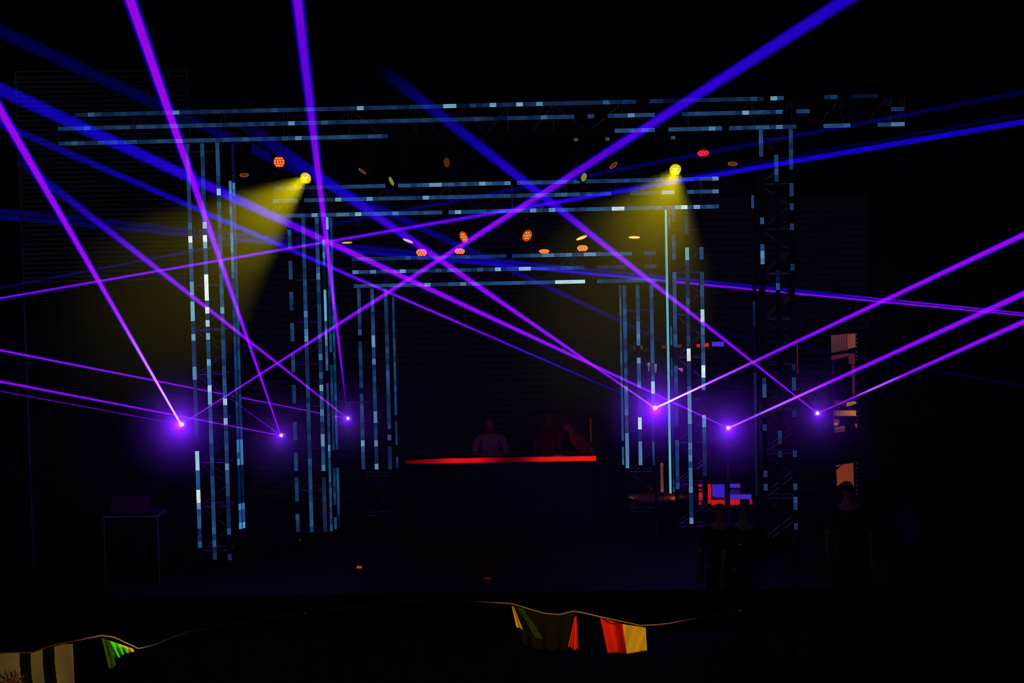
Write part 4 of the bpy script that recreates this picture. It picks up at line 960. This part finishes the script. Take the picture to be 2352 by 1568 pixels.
# green flag
t = flag('bunched-up green flag with a yellowish fold, second from the left', 275, 1480)
cloth([(233, 1464), (240, 1467), (252, 1471)], [(250, 1534), (258, 1536), (266, 1526)], 8, 12, lambda s, f: 0.01*math.sin(s*6), lambda s, f: 0, [M['dgreen']], t, 'hanging_fold')
cloth([(243, 1468), (262, 1474), (290, 1484), (306, 1490)], [(266, 1512), (273, 1510), (284, 1502), (308, 1496)], 30, 12, lambda s, f: 0.05*math.sin(s*26)*f, lambda s, f: 1 if (s > .70 or (s > .45 and f < .25)) else 0, [M['green'], M['yellow']], t, 'bright_fold')
# dark flag with red edge
t = flag('dark flag with a pale yellow left edge and a red right edge', 1250, 1400)
cloth([(1180, 1392), (1220, 1403), (1270, 1411), (1318, 1409)], [(1203, 1480), (1240, 1492), (1280, 1495), (1310, 1490)], 40, 20, lambda s, f: 0.03*math.sin(s*20)*f, lambda s, f: 1 if (0.06+.33*f < s < .16+.42*f and f < .72) else 0, [M['blackcloth'], M['dgreen']], t, 'dark_field')
cloth([(1175, 1391), (1181, 1394)], [(1186, 1440), (1201, 1446)], 6, 12, lambda s, f: -0.04+0.01*math.sin(s*5), lambda s, f: 0, [M['yellow']], t, 'left_edge')
cloth([(1319, 1416), (1324, 1414)], [(1304, 1486), (1313, 1487), (1314, 1492), (1328, 1492)], 16, 14, lambda s, f: -0.04+0.02*math.sin(s*16)*f, lambda s, f: 0, [M['red']], t, 'right_edge')
# red and yellow flag
t = flag('red and yellow flag at the right end of the rope', 1430, 1430)
cloth([(1378, 1418), (1430, 1433), (1483, 1441)], [(1395, 1500), (1418, 1497), (1426, 1501), (1436, 1502), (1486, 1493)], 60, 24, lambda s, f: (0.09*abs(math.sin((s-.03)*7.0)) if s < .5 else 0.015*math.sin(s*14+f*4)), lambda s, f: 0 if s < .505 else 1, [M['red'], M['yellow']], t)
# ropes
def rope(label, pts):
    bm = bmesh.new()
    for p, q in zip(pts, pts[1:]): tube(bm, W(p[0], p[1], YF-0.01), W(q[0], q[1], YF-0.01), 0.0042)
    return tag(obj('flag_rope', bm, M['rope']), label, 'rope', 'ropes the flags hang on')
pl = thing('flag_pole', 'unlit wooden pole holding the flag rope at the centre of the crowd', 'pole', (W(700, 1440, YF).x, YF, 0))
rope('pale sagging rope carrying all four flags', [(-200, 1490), (-105, 1498), (0, 1500), (75, 1498), (100, 1489), (130, 1479), (160, 1474), (233, 1459), (262, 1463), (290, 1476), (318, 1489), (350, 1482), (430, 1450), (700, 1405), (1000, 1375), (1176, 1386), (1215, 1398), (1250, 1408), (1285, 1411), (1318, 1403), (1345, 1408), (1378, 1416), (1430, 1427), (1470, 1436), (1510, 1434), (1537, 1431), (1700, 1400)])
for nm, x, y in ((pl, 700, 1405),):
    p = W(x, y, YF); tubes_obj('shaft', [((p.x, YF, 0), (p.x, YF, p.z-0.006), 0.018, 0.012)], M['blackcloth'], nm)
for x, y, s_ in ((-200, 1490, 'left'), (1700, 1400, 'right')):
    p = W(x, y, YF); o = thing('flag_pole', 'unlit wooden pole at the %s end of the flag rope' % s_, 'pole', (p.x, YF, 0))
    tubes_obj('shaft', [((p.x, YF, 0), (p.x, YF, p.z-0.006), 0.018, 0.012)], M['blackcloth'], o)
# unseen narrow fill spots, added to brighten the flags
for x, y, e, an, cc in ((90, 1545, 1000, 8, (1, .60, .10)), (262, 1492, 7500, 1.9, (1, .8, .12)), (1255, 1440, 3600, 4.5, (1, .62, .12)), (1440, 1460, 3400, 4.0, (1, .62, .12))):
    src = Vector((3.5, 2.0, 7.2)); q = W(x, y, YF)
    lamp('flag_fill', 'SPOT', src, e, cc, None, 0.05, q-src, an, 0.9)
# dim blue cloth sails on poles at the lower right
for pts, nm, Y in (([(1990, 1094), (2055, 1085), (2122, 1230), (2075, 1295)], 'large dim blue cloth sail right of the video column', 21.0), ([(1702, 1243), (1818, 1230), (1826, 1262), (1722, 1370)], 'dim blue cloth sail low in front of the right end of the stage', 20.0)):
    ps = [W(x, y, Y+(0.5 if i in (1, 2) else 0)) for i, (x, y) in enumerate(pts)]
    t = thing('cloth_sail', nm, 'sail', (ps[0].x, Y, 0), 'dim blue cloth sails')
    bm = bmesh.new(); n = 14; g_ = [[None]*(n+1) for _ in range(n+1)]
    for i in range(n+1):
        for j in range(n+1):
            u, v = i/n, j/n; p = ps[0]*(1-u)*(1-v)+ps[1]*u*(1-v)+ps[2]*u*v+ps[3]*(1-u)*v
            g_[i][j] = bm.verts.new(p+Vector((0, 0.25*math.sin(u*3.1)*math.sin(v*3.1), 0)))
    for i in range(n):
        for j in range(n): bm.faces.new((g_[i][j], g_[i][j+1], g_[i+1][j+1], g_[i+1][j]))
    o = obj('cloth', bm, M['bluecloth'], t, True); md = o.modifiers.new('thick', 'SOLIDIFY'); md.thickness = 0.003
    tubes_obj('pole', [((ps[0].x, ps[0].y, 0), ps[0]+Vector((0, 0, -0.03)), 0.018), ((ps[1].x, ps[1].y, 0), ps[1]+Vector((0, 0, -0.03)), 0.018)], M['blackcloth'], t)
